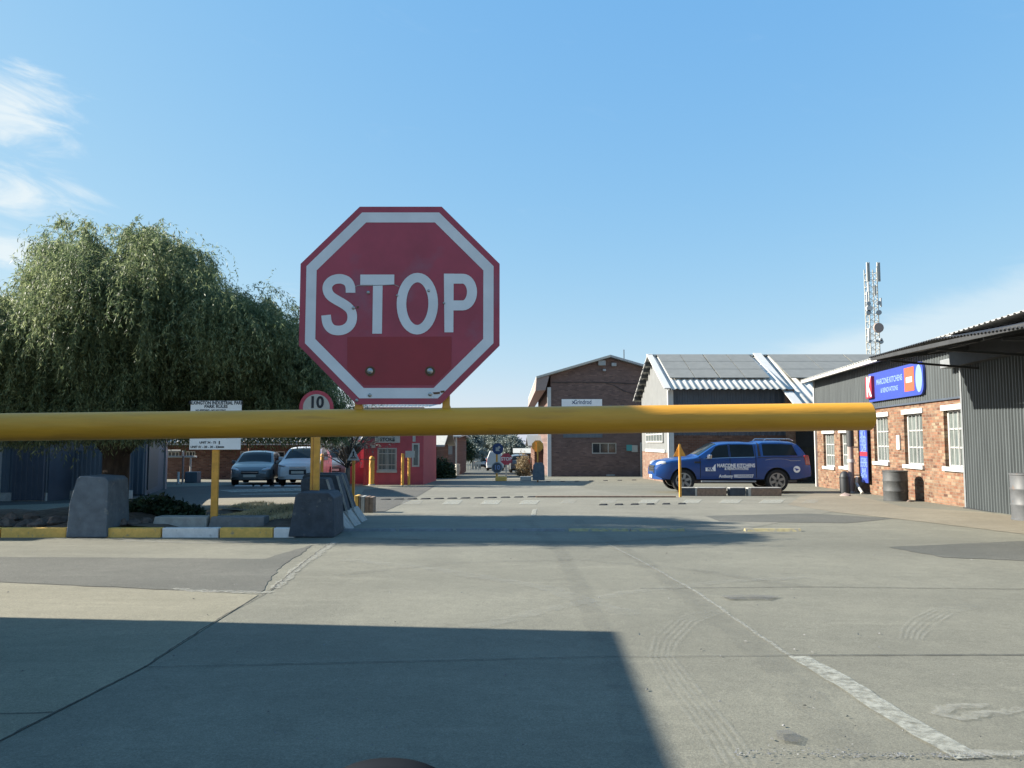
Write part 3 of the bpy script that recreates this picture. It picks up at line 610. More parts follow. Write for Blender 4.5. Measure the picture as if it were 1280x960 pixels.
cx, cz = u0+Lg*0.935, (zt+zb)/2; wall_poly(KW, [(cx+Lg*0.052*math.cos(k*math.pi/12), cz+H*0.42*math.sin(k*math.pi/12)) for k in range(24)], 0.121, 0.127).build('roundel', 'blue_light', sgn)
# vertical banner
BW_ = Wall((0, 0), (1, 0)); u0, zt = KW.hit(1075, 536, 0.1); u1, _ = KW.hit(1085, 560, 0.1); zb = KW.hit(1080, 603, 0.1)[1]
ban = thing('banner', 'narrow upright blue banner with a red band on the brick wall beside the downpipe', 'banner', KW.pt(u0, zb, 0.1))
wall_poly(KW, [(u0, zb), (u1, zb), (u1, zt+0.1), (u0, zt+0.1)], 0.10, 0.13).build('board', 'blue_vinyl', ban)
wall_poly(KW, [(u0, zb+(zt-zb)*0.49), (u1, zb+(zt-zb)*0.49), (u1, zb+(zt-zb)*0.57), (u0, zb+(zt-zb)*0.57)], 0.131, 0.136).build('red_band', 'red_vinyl', ban)
for f, s, tx in ((0.90, 0.30, 'BICS'), (0.80, 0.16, 'CUPBOARDS'), (0.73, 0.16, 'COUNTERS'), (0.65, 0.18, 'TOPS'), (0.60, 0.16, 'SALES'), (0.41, 0.16, 'KITCHENS'), (0.33, 0.17, 'DOORS'), (0.22, 0.17, 'BAR'), (0.12, 0.16, 'BATH')):
    text_mesh('lettering', tx, s*1.4, 'blue_light', KW.pt((u0+u1)/2, zb+(zt-zb)*f, 0.134), ux, uz, ban, bold=0.02, squeeze=min(1.0, (u1-u0)*0.8/(s*1.4*0.62*len(tx))))
u0, zt = KW.hit(1120, 544, 0.05); u1, zb = KW.hit(1124.5, 562, 0.05)
o = MB(); KW.slab(o, u0, u1, zb, zt, 0.01, 0.05); tag(centre(o.build('notice_board', 'white_paint')), 'small plain white upright notice on the brick between two windows', 'sign')
# downpipe, bent pipe, black bin and stone
u0 = KW.hit(1063, 560, 0.3)[0]; dp = thing('downpipe', 'thick pinkish downpipe with a dark upper half and white collar on the brick wall', 'pipe', KW.pt(u0, gz(26), 0.3))
zs = [KW.hit(1064, y, 0.3)[1] for y in (616, 578, 574, 558, 538, 500)]
MB().tube([KW.pt(u0, zs[0]-0.1, 0.3), KW.pt(u0, zs[3], 0.3)], 0.10).build('pipe', 'pink_pipe', dp, smooth=True)
MB().tube([KW.pt(u0, zs[1], 0.3), KW.pt(u0, zs[2], 0.3)], 0.125).build('collar', 'white_paint', dp, smooth=True)
MB().tube([KW.pt(u0, zs[3], 0.3), KW.pt(u0, zs[4]+0.25, 0.3)], 0.125).build('pipe_cover', 'dark_steel', dp, smooth=True)
MB().tube([KW.pt(u0, zs[0]-0.02, 0.3), KW.pt(u0, zs[0]+0.06, 0.3)], 0.125).build('collar', 'white_paint', dp, smooth=True)
for zz in (zs[2]+0.4, zs[0]+0.6):
    b = MB(); KW.slab(b, u0-0.02, u0+0.02, zz, zz+0.04, 0.0, 0.3); b.build('bracket', 'galv', dp)
uu = [KW.hit(x, y, 0.35) for x, y in ((1071, 596), (1070.5, 604), (1074, 610), (1078, 616))]
o = MB().tube([KW.pt(u, z, 0.35) for u, z in uu]+[KW.pt(uu[-1][0], gz(25.5), 0.4)], 0.045, 8).build('bent_pipe', 'offwhite', smooth=True); tag(centre(o), 'thin cream bent pipe at the foot of the brick wall below the blue banner', 'pipe')
p = gnd(1056.5, 617); hh = 1.05
bn = thing('black_bin', 'tall black round-topped bin against the brick wall under the second far window', 'bin', (p.x-0.0, p.y, gz(p.y)))
MB().tube([(p.x, p.y, gz(p.y)), (p.x, p.y, gz(p.y)+0.55), (p.x, p.y, gz(p.y)+0.68), (p.x, p.y, gz(p.y)+0.76)], [0.16, 0.17, 0.14, 0.05], 20).build('body', 'black_plastic', bn, smooth=True)
MB().tube([(p.x, p.y, gz(p.y)+0.53), (p.x, p.y, gz(p.y)+0.56)], 0.18, 20).build('rim', 'black_plastic', bn, smooth=True)

def rock(p, s, name='rock', m='rock', sq=0.65):
    bm = bmesh.new(); bmesh.ops.create_icosphere(bm, subdivisions=2, radius=1)
    ph = [random.uniform(0, 6) for _ in range(3)]
    for v in bm.verts:
        k = 1+0.22*math.sin(v.co.x*3.1+ph[0])*math.cos(v.co.y*2.7+ph[1])+0.12*math.sin(v.co.z*5+ph[2]); v.co = Vector((v.co.x*s*k*1.15, v.co.y*s*k*0.9, max(-0.3, v.co.z)*s*k*sq))
    me = bpy.data.meshes.new(name); bm.to_mesh(me); bm.free(); me.materials.append(M[m]); o = bpy.data.objects.new(name, me); C.objects.link(o); o.location = p; o.rotation_euler.z = random.uniform(0, 6)
    return o
p = gnd(1057, 620); tag(rock((p.x, p.y, gz(p.y)), 0.17, m='pink_pipe'), 'pinkish stone on the ground in front of the black bin', 'stone')
p = gnd(1137, 627); tag(rock((p.x, p.y, gz(p.y)), 0.09, m='rock'), 'small dark stone beside the foot of the black drum', 'stone')

# drums
def drum(px, py, r, h, m, label, tilt=0.0, mark=False):
    p = gnd(px, py); z = gz(p.y)
    t = thing('steel_drum', label, 'drum', (p.x, p.y, z))
    prof = [(0.97, 0), (1.0, 0.01), (1.0, 0.03), (0.97, 0.04), (0.97, 0.30), (1.0, 0.32), (1.0, 0.35), (0.97, 0.37), (0.97, 0.63), (1.0, 0.65), (1.0, 0.68), (0.97, 0.70), (0.97, 0.955), (1.01, 0.965), (1.01, 1.0), (0.95, 1.0)]
    mb = MB(); mb.tube([(p.x+tilt*f*h, p.y, z+f*h) for _, f in prof], [r*q for q, _ in prof], 32, caps=False); b = mb.build('body', m, t, smooth=True)
    MB().tube([(p.x+tilt*h*0.96, p.y, z+0.955*h), (p.x+tilt*h*.965, p.y, z+0.965*h)], r*0.955, 32).build('lid', m, t, smooth=True)
    if mark:
        for k, a in ((0, -108), (1, -94)):
            a = R(a); c = Vector((p.x+math.cos(a)*r*0.985, p.y+math.sin(a)*r*0.985, z+h*0.86)); tg = Vector((-math.sin(a), math.cos(a), 0)); nn = Vector((math.cos(a), math.sin(a), 0))
            w_, h_ = 0.035, 0.045; MB().prism([c-tg*w_-uz*h_, c+tg*w_-uz*h_*0.7, c+tg*w_*0.7+uz*h_, c-tg*w_*0.8+uz*h_*0.8], nn, 0.008).build('paint_mark', 'white_paint', t)
    return t
drum(1120, 626, 0.335, 0.86, 'drum', 'black steel drum standing against the brick wall under the windows')
drum(1286, 650.5, 0.30, 0.93, 'drum_grey', 'grey steel drum with white paint marks near the sliding door at the right edge', mark=True)

# ------------------------------------------------------------------ building with solar panels
K_ = 1.2; Y0, Y1, YE, YR, YB = 30.6*K_, 37.2*K_, 30.1*K_, 33.9*K_, 38.0*K_
XL = at(838, 560, Y0).x; SZ = gz(Y0)-0.05; ZE = at(835, 487, YE).z; ZR = at(812, 445.5, YR).z
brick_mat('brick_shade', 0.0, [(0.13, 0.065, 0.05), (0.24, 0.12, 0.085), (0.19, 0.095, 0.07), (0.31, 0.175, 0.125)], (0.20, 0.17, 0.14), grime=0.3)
brick_mat('brick_pink', R(90), [(0.26, 0.13, 0.095), (0.33, 0.20, 0.15), (0.24, 0.11, 0.08), (0.38, 0.28, 0.21)], (0.30, 0.26, 0.2), pale=0.5, palecol=(0.40, 0.31, 0.24))
sb = thing('solar_roof_building', 'brick building with white corrugated roof covered in solar panels behind the blue truck', 'building', (XL, Y0, SZ))
XR = at(986, 560, Y0).x
SF = Wall((XL, Y0), (XR, Y0), nrm=(0, -1)); SL = Wall((XL, Y1), (XL, Y0+0.03), nrm=(-1, 0))
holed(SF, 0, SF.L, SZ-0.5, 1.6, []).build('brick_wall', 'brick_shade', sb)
corrugated('cladding', (XL, Y0-0.01, 1.6), (XR, Y0-0.01, 1.6), (XL, Y0-0.01, ZE+0.1), 'cladding_dark', 0.25, 0.03, sb)
ua = SL.hit(808.5, 545)[0]; ub = SL.hit(831, 545)[0]; zw0 = SL.hit(820, 565)[1]; zw1 = 2.1
holed(SL, 0, SL.L, SZ-0.5, zw0+0.02, []).build('side_brick_wall', 'brick_pink', sb)
mb = MB(); mb.add([(XL-.01, Y0, zw0), (XL-.01, Y1, zw0), (XL-.01, Y1, ZE+.05), (XL-.01, YR, ZR-0.08), (XL-.01, Y0, ZE+0.05)], [(0, 1, 2, 3, 4)]); mb.build('gable_cladding', 'cladding_pale', sb)
window(SL, ua+0.2, ub-0.2, zw0+0.5, zw1, sb, depth=-0.04, cols=6, rows=(0.5,), fw=0.07, sill=False)
t = MB(); SL.slab(t, ua-0.2, ub+0.2, zw0, zw0+0.14, -0.02, 0.07); t.build('ledge', 'white_paint', sb)
t = MB(); t.box((XL-0.12, Y0-0.18, SZ-0.3), (XL+0.14, Y0+0.02, ZE)); t.build('corner_column', 'white_paint', sb)
xv = at(812, 446, YR).x; xe = at(978, 486, YE).x+0.3; x2 = at(1160, 446, YR).x
def slope_z(y): return ZR-(ZR-ZE)*(YR-y)/(YR-YE)
corrugated('roof', (xv, YE, ZE), (xe+0.02, YE, ZE), (xv, YR, ZR), 'white_sheet', 0.30, 0.06, sb, shape='sine')
corrugated('roof', (xe, 34.8, slope_z(34.8)-0.35), (x2, 34.8, slope_z(34.8)-0.35), (xe, YR, ZR+0.02), 'white_sheet', 0.40, 0.07, sb, shape='sine')
corrugated('roof', (x2, YB, ZE-0.1), (xv, YB, ZE-0.1), (x2, YR, ZR), 'white_sheet', 0.26, 0.05, sb, shape='sine')
t = MB(); t.beam((xv-0.02, YE-0.1, ZE+0.05), (xv-0.02, YR, ZR+0.11), 0.30, 0.05); t.beam((xv-0.03, YR, ZR+0.06), (xv-0.03, YB+.05, ZE-0.03), 0.2, 0.05); t.build('verge_capping', 'white_paint', sb)
t = MB(); t.beam((xe, 34.75, slope_z(34.75)-0.24), (xe, YR, ZR+0.16), 0.42, 0.05); t.build('verge_capping', 'white_paint', sb)
t = MB(); t.beam((xv-0.1, YR, ZR+0.07), (x2, YR, ZR+0.07), 0.3, 0.05); t.build('ridge_capping', 'white_sheet', sb)
for k in range(7):
    t = MB(); yy = YR+0.5+k*0.62; zz = ZR-(yy-YR)*(ZR-ZE+0.1)/(YB-YR); t.box((xv-0.15, yy, zz-0.22), (XL+0.02, yy+0.3, zz-0.05)); t.build('rafter_end', 'dark_steel', sb)
def panel(xa, xb, ya, yb, zoff=0.14, xlo=0.0):
    t = MB(); p = lambda x, y, h: Vector((x, y, slope_z(y)+h)); t.hexa([p(xa, ya, zoff), p(xb, ya, zoff), p(xb, yb, zoff), p(xa, yb, zoff), p(xa, ya, zoff+0.035), p(xb, ya, zoff+0.035), p(xb, yb, zoff+0.035), p(xa, yb, zoff+0.035)])
    o = t.build('solar_panel', 'solar', sb)
for (xa, xb, nn) in ((xv+0.35, xe-0.45, 4), (xe+0.50, x2-0.6, 4)):
    w_ = (xb-xa)/nn
    for i in range(nn):
        for (ya, yb) in ((37.2, 38.31), (38.35, 39.42), (39.46, 40.5)):
            panel(xa+i*w_, xa+(i+1)*w_-(0.03 if i % 2 == 0 else 0.06), ya, yb)
xc = at(988.5, 560, 36.4).x; t = MB(); t.box((xc-0.17, 36.2, SZ-0.3), (xc+0.17, 36.55, slope_z(36.4)-0.1)); t.build('column', 'brick_pink', sb)
t = MB(); t.box((XR, 39.0, SZ-0.3), (18.5, 39.2, 3.4)); t.build('recessed_wall', 'cladding_dark', sb)
t = MB(); t.box((at(1001, 560, 38.9).x, 38.9, SZ-0.3), (17.6, 38.99, at(1010, 563, 38.9).z+0.15)); t.build('grey_door', 'cladding', sb)

# ------------------------------------------------------------------ two-storey brown brick gable
BY = 50.0; BZ = at(690, 598.5, BY).z
bx0 = at(688.5, 560, BY).x; bxm = at(762, 450, BY).x; bx1 = 2*bxm-bx0; bze = at(688, 469, BY).z; bza = at(762, 447.5, BY).z
bb = thing('gable_building', 'tall brown brick building with a low gable, white name board and three-light window', 'building', (bx0, BY, BZ))
brick_mat('brick_brown', 0.0, [(0.19, 0.125, 0.112), (0.28, 0.18, 0.155), (0.24, 0.155, 0.135), (0.34, 0.22, 0.19)], (0.20, 0.17, 0.155), grime=0.25)
BWl = Wall((bx0, BY), (bx1, BY), nrm=(0, -1)); BS = Wall((bx0, BY+24), (bx0, BY+0.03), nrm=(-1, 0))
hu0, hz0 = BWl.hit(740, 567); hu1, hz1 = BWl.hit(770.5, 553.5)
holed(BWl, 0, BWl.L, BZ-0.6, bze, [(hu0, hu1, hz0, hz1)], 0.1).build('brick_wall', 'brick_brown', bb)
mb = MB(); mb.prism([(bx0, BY, bze), (bx1, BY, bze), (bxm, BY, bza)], (0, 1, 0), 0.25); mb.build('gable', 'brick_brown', bb)
holed(BS, 0, BS.L, BZ-0.6, bze, []).build('side_wall', 'brick_brown', bb)
window(BWl, hu0, hu1, hz0, hz1, bb, depth=0.08, cols=3, rows=(), pane='pane_dark', fw=0.06, frame='offwhite')
ov = bx0-at(670, 470, BY).x; sl = (bza-bze)/(bxm-bx0)
for s in (-1, 1):
    xo = bxm+s*(bxm-bx0+ov); t = MB(); t.prism([(bxm, BY-0.5, bza+0.16), (xo, BY-0.5, bze-sl*ov+0.16), (xo, BY-0.5, bze-sl*ov+0.02), (bxm, BY-0.5, bza+0.02)], (0, 1, 0), 25); t.build('roof', 'offwhite' if s < 0 else 'galv', bb)
xo = bx0-ov; zo = bze-sl*ov; t = MB(); t.prism([(xo+0.02, BY-0.4, zo+0.02), (bx0-0.08, BY-0.4, bze-0.02), (bx0-0.35, BY-0.4, zo-0.72), (xo-0.05, BY-0.4, zo-0.76)], (0, 1, 0), 24); t.build('boxed_eave', 'pink_pipe', bb)
t = MB(); xq = at(684.5, 560, BY-0.1).x; t.box((bx0-0.22, BY-0.2, BZ-0.2), (bx0+0.02, BY-0.02, bze-0.8)); t.build('corner_column', 'white_paint', bb)
u0, z1 = BWl.hit(702, 499); u1, z0 = BWl.hit(752.5, 506)
t = MB(); BWl.slab(t, u0, u1, z0-0.55, z1, 0.0, 0.06); t.build('name_board', 'sign_board', bb)
text_mesh('lettering', 'Grindrod', 0.40, 'sea_blue', BWl.pt(u0+(u1-u0)*0.52, z1-0.20, 0.065), (1, 0, 0), uz, bb, bold=0.008, squeeze=0.75)
text_mesh('lettering', 'x', 0.40, 'sea_blue', BWl.pt(u0+(u1-u0)*0.29, z1-0.18, 0.065), (1, 0, 0), uz, bb, bold=0.01)
u0, z1 = BWl.hit(704, 541); u1, z0 = BWl.hit(753, 547); t = MB(); BWl.slab(t, u0, u1, z0, z1+0.2, 0.0, 0.05); t.build('name_board', 'cladding_blue', bb)
u0, z1 = BWl.hit(783, 556); u1, z0 = BWl.hit(790, 563.5); t = MB(); BWl.slab(t, u0, u1, z0, z1, 0.0, 0.03); t.build('teal_notice', 'teal_vinyl', bb)
u0, z1 = BWl.hit(789.5, 556.5); u1, z0 = BWl.hit(797, 565); t = MB(); BWl.slab(t, u0, u1, z0, z1, 0.0, 0.026); t.build('pale_notice', 'offwhite', bb)
u0, z1 = BWl.hit(800, 553); u1, z0 = BWl.hit(806, 597); t = MB(); BWl.slab(t, u0, u0+0.09, z0, z1, 0, 0.06); BWl.slab(t, u0+0.09, u1+0.8, z1-0.08, z1, 0, 0.06); BWl.slab(t, u0+0.09, u1+0.8, (z0+z1)/2, (z0+z1)/2+0.06, 0, 0.05); t.build('door_frame', 'offwhite', bb)
t = MB(); BWl.slab(t, u0+0.09, u1+0.8, z0, z1-0.08, 0.0, 0.02); t.build('door', 'pane_dark', bb)
for (x, y, s) in ((752, 454, 0.24), (767, 456, 0.16), (755, 463, 0.1)):
    u_, z_ = BWl.hit(x, y); t = MB(); BWl.slab(t, u_-s, u_+s, z_-s*0.7, z_+s*0.7, 0.02, 0.25); t.build('floodlight', 'galv', bb, bevel=0.02)
t = MB(); q = [BWl.hit(x, y) for x, y in ((755, 478), (768, 482), (780, 489), (795, 493))]; t.tube([BWl.pt(u, z, 0.03) for u, z in q], 0.018, 6); t.build('cable', 'dark_steel', bb)
t = MB(); q = [BWl.hit(x, y) for x, y in ((690, 478), (755, 478), (800, 480))]; t.tube([BWl.pt(u, z, 0.03) for u, z in q], 0.022, 6); t.build('conduit', 'dark_steel', bb)
u_, z_ = BWl.hit(763, 594); t = MB(); BWl.slab(t, u_-0.28, u_+0.28, z_-0.05, z_+0.05, 0.0, 0.05); t.build('vent', 'galv', bb)
x_ = at(780, 445, 53).x; z_ = at(780, 437, 53).z; t = MB().tube([(x_, 53, bza-0.6), (x_, 53, z_)], 0.03, 6); t.build('vent_pipe', 'dark_steel', bb)
# ------------------------------------------------------------------ boom barrier and its STOP sign
D = 2.90
pL = at(0, 534, D); pR = at(1088, 520.5, D); dr = (pR-pL).normalized(); rad = 34.6/FPX*D/2/math.cos(0.03)
pS = pL-dr*3.0
boom = thing('boom_barrier', 'long yellow steel boom pole lowered across the entrance', 'barrier', (pS.x-0.15, D, gz(D)))
mb = MB(); mb.tube([pS, pL, at(300, 530.3, D), at(640, 526, D), pR-dr*0.004, pR], [rad, rad, rad, rad, rad, rad-0.004], 48); mb.build('pole', 'yellow_paint', boom, smooth=True)
t = MB(); t.box((pS.x-0.32, D-0.16, gz(D)), (pS.x+0.02, D+0.16, pS.z+0.18)); t.build('housing', 'yellow_post', boom, bevel=0.02)
stop = thing('stop_sign', 'large red octagonal STOP sign bolted on top of the yellow boom pole', 'sign', (at(501, 507, D).x, D-0.02, at(501, 507, D).z))
cS = at(501, 382.5, D); S = 250/FPX*D; yS = D-0.03
def octo(side, cx, cz, y):  # flats to flats = side
    r = side/2/math.cos(math.pi/8); return [Vector((cx+r*math.cos(math.pi/8+k*math.pi/4), y, cz+r*math.sin(math.pi/8+k*math.pi/4))) for k in range(8)]
plate = MB(); plate.prism(octo(S, cS.x, cS.z, yS), (0, 1, 0), 0.003); plate.build('face', 'sign_red', stop)
k1, k2 = S*7.6/250, S*20.4/250
def ring(so, si, y0, name, m, par):
    a, b = octo(so, cS.x, cS.z, y0), octo(si, cS.x, cS.z, y0); mb = MB(); vs = a+b; e = Vector((0, -0.0006, 0)); vs2 = [v+e for v in vs]
    fs = [];
    for k in range(8):
        k3 = (k+1) % 8; fs += [(k, k3, 8+k3, 8+k), (16+k, 16+8+k, 16+8+k3, 16+k3), (k, 16+k, 16+k3, k3), (8+k, 8+k3, 24+k3, 24+k)]
    mb.add(vs+vs2, fs); return mb.build(name, m, par)
ring(S-2*k1, S-2*k2, yS-0.0006, 'border', 'sign_white', stop)
b = MB(); b.prism([v+Vector((0, 0.003, 0)) for v in octo(S*0.985, cS.x, cS.z, yS)], (0, 1, 0), 0.012); b.build('back', 'sign_back', stop)
# letters as strokes, laid out from the zoomed photograph (1 unit = one zoomed pixel)
U = S/857.0
def L2(x, y): return Vector((cS.x+(x-552)*U, yS-0.0014, cS.z-(y-488)*U))
def stroke(pts, w, name='letter'):
    P = [Vector((p[0], p[1])) for p in pts]; n = len(P); A, B = [], []
    closed = (P[0]-P[-1]).length < 1e-6
    for i, p in enumerate(P):
        if closed: d = (P[(i+1) % (n-1)]-P[(i-1) % (n-1)])
        else: d = (P[min(i+1, n-1)]-P[max(i-1, 0)])
        d.normalize(); nn = Vector((-d.y, d.x)); ww = w[i] if hasattr(w, '__len__') else w
        A.append(p+nn*ww/2); B.append(p-nn*ww/2)
    vs = [L2(*a) for a in A]+[L2(*q) for q in B]; e = Vector((0, -0.0006, 0)); m_ = len(vs); vs2 = [v+e for v in vs]
    fs = [(i, i+1, n+i+1, n+i) for i in range(n-1)]; fs += [(m_+i, m_+n+i, m_+n+i+1, m_+i+1) for i in range(n-1)]
    mb = MB(); mb.add(vs+vs2, fs); return mb
def arc(cx, cy, rx, ry, a0, a1, n=14): return [(cx+rx*math.cos(R(a0+(a1-a0)*i/n)), cy-ry*math.sin(R(a0+(a1-a0)*i/n))) for i in range(n+1)]
Spts = arc(291, 424, 50, 46, -12, 180, 16)[0:]
Spts = [(342, 436)]+arc(291, 421, 51, 45, 0, 180, 14)+[(244, 447), (262, 470), (295, 488), (328, 508)]+[(347, 532)]+arc(296, 553, 54, 49, 0, -175, 14)+[(240, 533)]
# S drawn as one smooth sampled curve
def smooth(pts, it=3):
    for _ in range(it):
        q = [pts[0]]
        for a, b_ in zip(pts, pts[1:]): q += [(a[0]*.75+b_[0]*.25, a[1]*.75+b_[1]*.25), (a[0]*.25+b_[0]*.75, a[1]*.25+b_[1]*.75)]
        q.append(pts[-1]); pts = q
    return pts
Sc = [(341, 437), (341, 412), (330, 388), (306, 377), (286, 376), (262, 382), (243, 400), (240, 424), (252, 450), (284, 470), (315, 487), (342, 508), (352, 538), (346, 572), (324, 594), (294, 602), (262, 596), (242, 570), (238, 534)]
stroke(smooth(Sc), 41).build('letter', 'sign_white', stop)
t = MB(); T = [(382, 358), (528, 358), (528, 403), (478, 403), (478, 614), (437, 614), (437, 403), (382, 403)]; t.prism([L2(*p) for p in T], (0, -1, 0), 0.0006); t.build('letter', 'sign_white', stop)
O = arc(628, 484, 68, 113, 0, 360, 40); stroke(O, 41).build('letter', 'sign_white', stop)
t = MB(); t.prism([L2(*p) for p in [(741, 354), (783, 354), (783, 608), (745, 608)]], (0, -1, 0), 0.0006)
q = stroke([(783, 376)]+[(820, 376)]+arc(822, 434, 40, 58, 90, -90, 16)+[(820, 492), (783, 492)], 43); t.add(q.v, q.f); t.build('letter', 'sign_white', stop)
t = MB(); t.prism([L2(*p)+Vector((0, 0.0008, 0)) for p in [(330, 628), (776, 626), (775, 760), (700, 834), (402, 834), (332, 766)]], (0, -1, 0), 0.0006); t.build('repair_patch', 'sign_patch', stop)
def dot(x, y, r, h, m, name):
    c = L2(x, y); mb = MB(); mb.tube([c, c+Vector((0, -h*0.6, 0)), c+Vector((0, -h, 0))], [r*U, r*U, r*U*0.5], 12); return mb.build(name, m, stop, smooth=True)
for (x, y, r) in ((430, 775, 13), (685, 775, 13)):
    dot(x, y, r*1.7, 0.0012, 'rust', 'washer'); dot(x, y, r, 0.010, 'bolt', 'bolt')
for (x, y, r) in ((430, 877, 8), (686, 873, 8), (417, 436, 7), (355, 503, 7), (676, 428, 6), (742, 482, 5), (541, 449, 5), (375, 899, 7)): dot(x, y, r, 0.005, 'bolt', 'bolt')
for (x, y, w_) in ((372, 500, 9), (712, 868, 30), (738, 862, 18)):
    t = MB(); t.prism([L2(x-w_/2, y-3), L2(x+w_/2, y-5), L2(x+w_/2, y+3), L2(x-w_/3, y+5)], (0, -1, 0), 0.0014); t.build('scratch', 'rust', stop)
stroke([(360, 410), (378, 404), (395, 407), (528, 402), (548, 410)], 2.2).build('scratch', 'offwhite', stop)
for x in (449, 558):
    c = at(x, 511, D); top = at(x, 496, D); t = MB()
    t.box((c.x-0.014, yS+0.0155, c.z-0.02), (c.x+0.014, yS+0.0215, top.z+0.10)); t.build('bracket', 'yellow_post', stop)
    t = MB(); w_ = 0.022; t.prism([(c.x-w_, yS+0.022, c.z-0.012), (c.x+w_, yS+0.022, c.z-0.012), (c.x+0.010, yS+0.022, c.z+0.022), (c.x-0.010, yS+0.022, c.z+0.022)], (0, 1, 0), 0.02); t.build('weld_foot', 'yellow_post', stop)

# top of the instrument hood of the car the picture is taken from
cw = at(487, 947, 0.62); mbq = MB(); nx_, ny_ = 24, 10
for j in range(ny_+1):
    for i in range(nx_+1):
        fx = -1+2*i/nx_; fy = j/ny_; mbq.v.append((cw.x+fx*0.085, 0.62-0.20*(1-fy)+0.0, cw.z-0.034*fx*fx-0.05*fx**4-0.03*(1-fy)**2))
mbq.f = [(j*(nx_+1)+i, j*(nx_+1)+i+1, (j+1)*(nx_+1)+i+1, (j+1)*(nx_+1)+i) for j in range(ny_) for i in range(nx_)]
o = mbq.build('instrument_hood', 'dash', smooth='all'); sd = o.modifiers.new('t', 'SOLIDIFY'); sd.thickness = 0.02; tag(centre(o), 'dark rounded hood of a car dashboard at the bottom edge', 'dashboard')

# the gatehouse beside the driver (outside the picture; it throws the shade over the lane)
gh = thing('gatehouse', 'plain rendered gatehouse beside the entrance lane', 'building', (-5.0, 2.0, gz(2)))
TAN = math.tan(R(SUN_EL)); HG = (0.66+4.9)*TAN*0.998
t = MB(); t.prism([(-8.0, -2.5, -0.3), (-5.1, -2.5, -0.3), (-5.1, 6.275, -0.3), (-8.0, 6.59, -0.3)], (0, 0, 1), HG+0.14); t.build('wall', 'offwhite', gh)
t = MB(); t.prism([(-8.2, -2.8, HG-0.15), (-4.93, -2.8, HG-0.15), (-4.9, 6.27, HG-0.15), (-8.2, 6.62, HG-0.15)], (0, 0, 1), 0.12); t.build('roof', 'galv', gh)
t = MB(); t.box((-6.9, 2.15, HG), (-4.95, 3.62, 1.345+(0.62+4.95)*TAN)); t.build('shade_block', 'galv', gh)  # unseen block added to keep the left part of the boom in shade
t = MB(); t.box((-5.13, 3.0, 0.9), (-5.07, 4.6, 2.0)); t.build('window', 'pane_dark', gh)

# ------------------------------------------------------------------ kerb, planter, barriers
KY = gnd(200, 672).y
KZ = at(200, 660, KY).z
for (a, b_, m) in ((-330, -250, 'kerb_white'), (-248, -168, 'kerb_yellow'), (-166, -84, 'kerb_white'), (-82, 0, 'kerb_yellow'), (1, 83, 'kerb_yellow'), (130, 201, 'kerb_yellow'), (202.5, 273, 'kerb_white'), (274.5, 341, 'kerb_yellow'), (342, 368, 'kerb_white')):
    t = MB(); x0, x1 = at(a, 665, KY).x, at(b_, 665, KY).x; t.box((x0, KY, gz(KY)-0.1), (x1-0.006, KY+0.14, KZ)); struct('kerb_stone', t, m, bevel=0.012)
xk = at(428, 660, KY).x
t = MB(); nx, ny = 26, 12; xa, xb_, ya, yb_ = -17.0, at(362, 650, KY).x, KY+0.13, 16.4
def plz(x, y): return gz(y)+0.10+0.06*math.sin(x*1.7+y)+0.05*math.sin(x*3.9-y*2.1)+0.10*min(1, (y-ya)/1.0)
for j in range(ny+1):
    for i in range(nx+1):
        x = xa+(xb_-xa)*i/nx; y = ya+(yb_-ya)*j/ny; t.v.append((x, y, plz(x, y) if j < ny else gz(y)-0.03))
t.f = [(j*(nx+1)+i, j*(nx+1)+i+1, (j+1)*(nx+1)+i+1, (j+1)*(nx+1)+i) for j in range(ny) for i in range(nx)]
struct('soil', t, 'soil', smooth='all')
for (a, b_, m, lb) in ((190, 258, 'concrete_block', 'pale concrete slab lying behind the yellow and white kerb'), (260.5, 330, 'concrete_dark', 'darker grey concrete slab behind the kerb, below the rules sign post')):
    y = KY+0.42; x0, x1 = at(a, 650, y).x, at(b_, 650, y).x; zt = at(200, 646, y).z; t = MB(); t.hexa([(x0-0.03, y, gz(y)), (x1, y, gz(y)), (x1, y+0.28, gz(y)), (x0, y+0.28, gz(y)), (x0+0.04, y, zt), (x1, y, zt), (x1, y+0.28, zt), (x0+0.04, y+0.28, zt)]); tag(centre(t.build('concrete_slab_block', m, bevel=0.012)), lb, 'concrete block')
# rocks: the big ones are each a thing
rk = [(8, 651, .16), (22, 655, .13), (34, 650, .17), (47, 656, .14), (57, 649, .16), (70, 655, .14), (79, 650, .12), (-12, 653, .18), (-40, 652, .17), (15, 643, .14), (40, 642, .15), (66, 642, .13), (139, 652, .12), (150, 655, .13), (168, 654, .12), (182, 653, .10)]
for (px, py, s) in rk:
    p = at(px, py, KY+0.25+(660-py)*0.05); o = rock((p.x, p.y, plz(p.x, p.y)+0.02), s); tag(o, 'rough brown rock edging the planter behind the kerb', 'rock', 'rocks edging the planter')
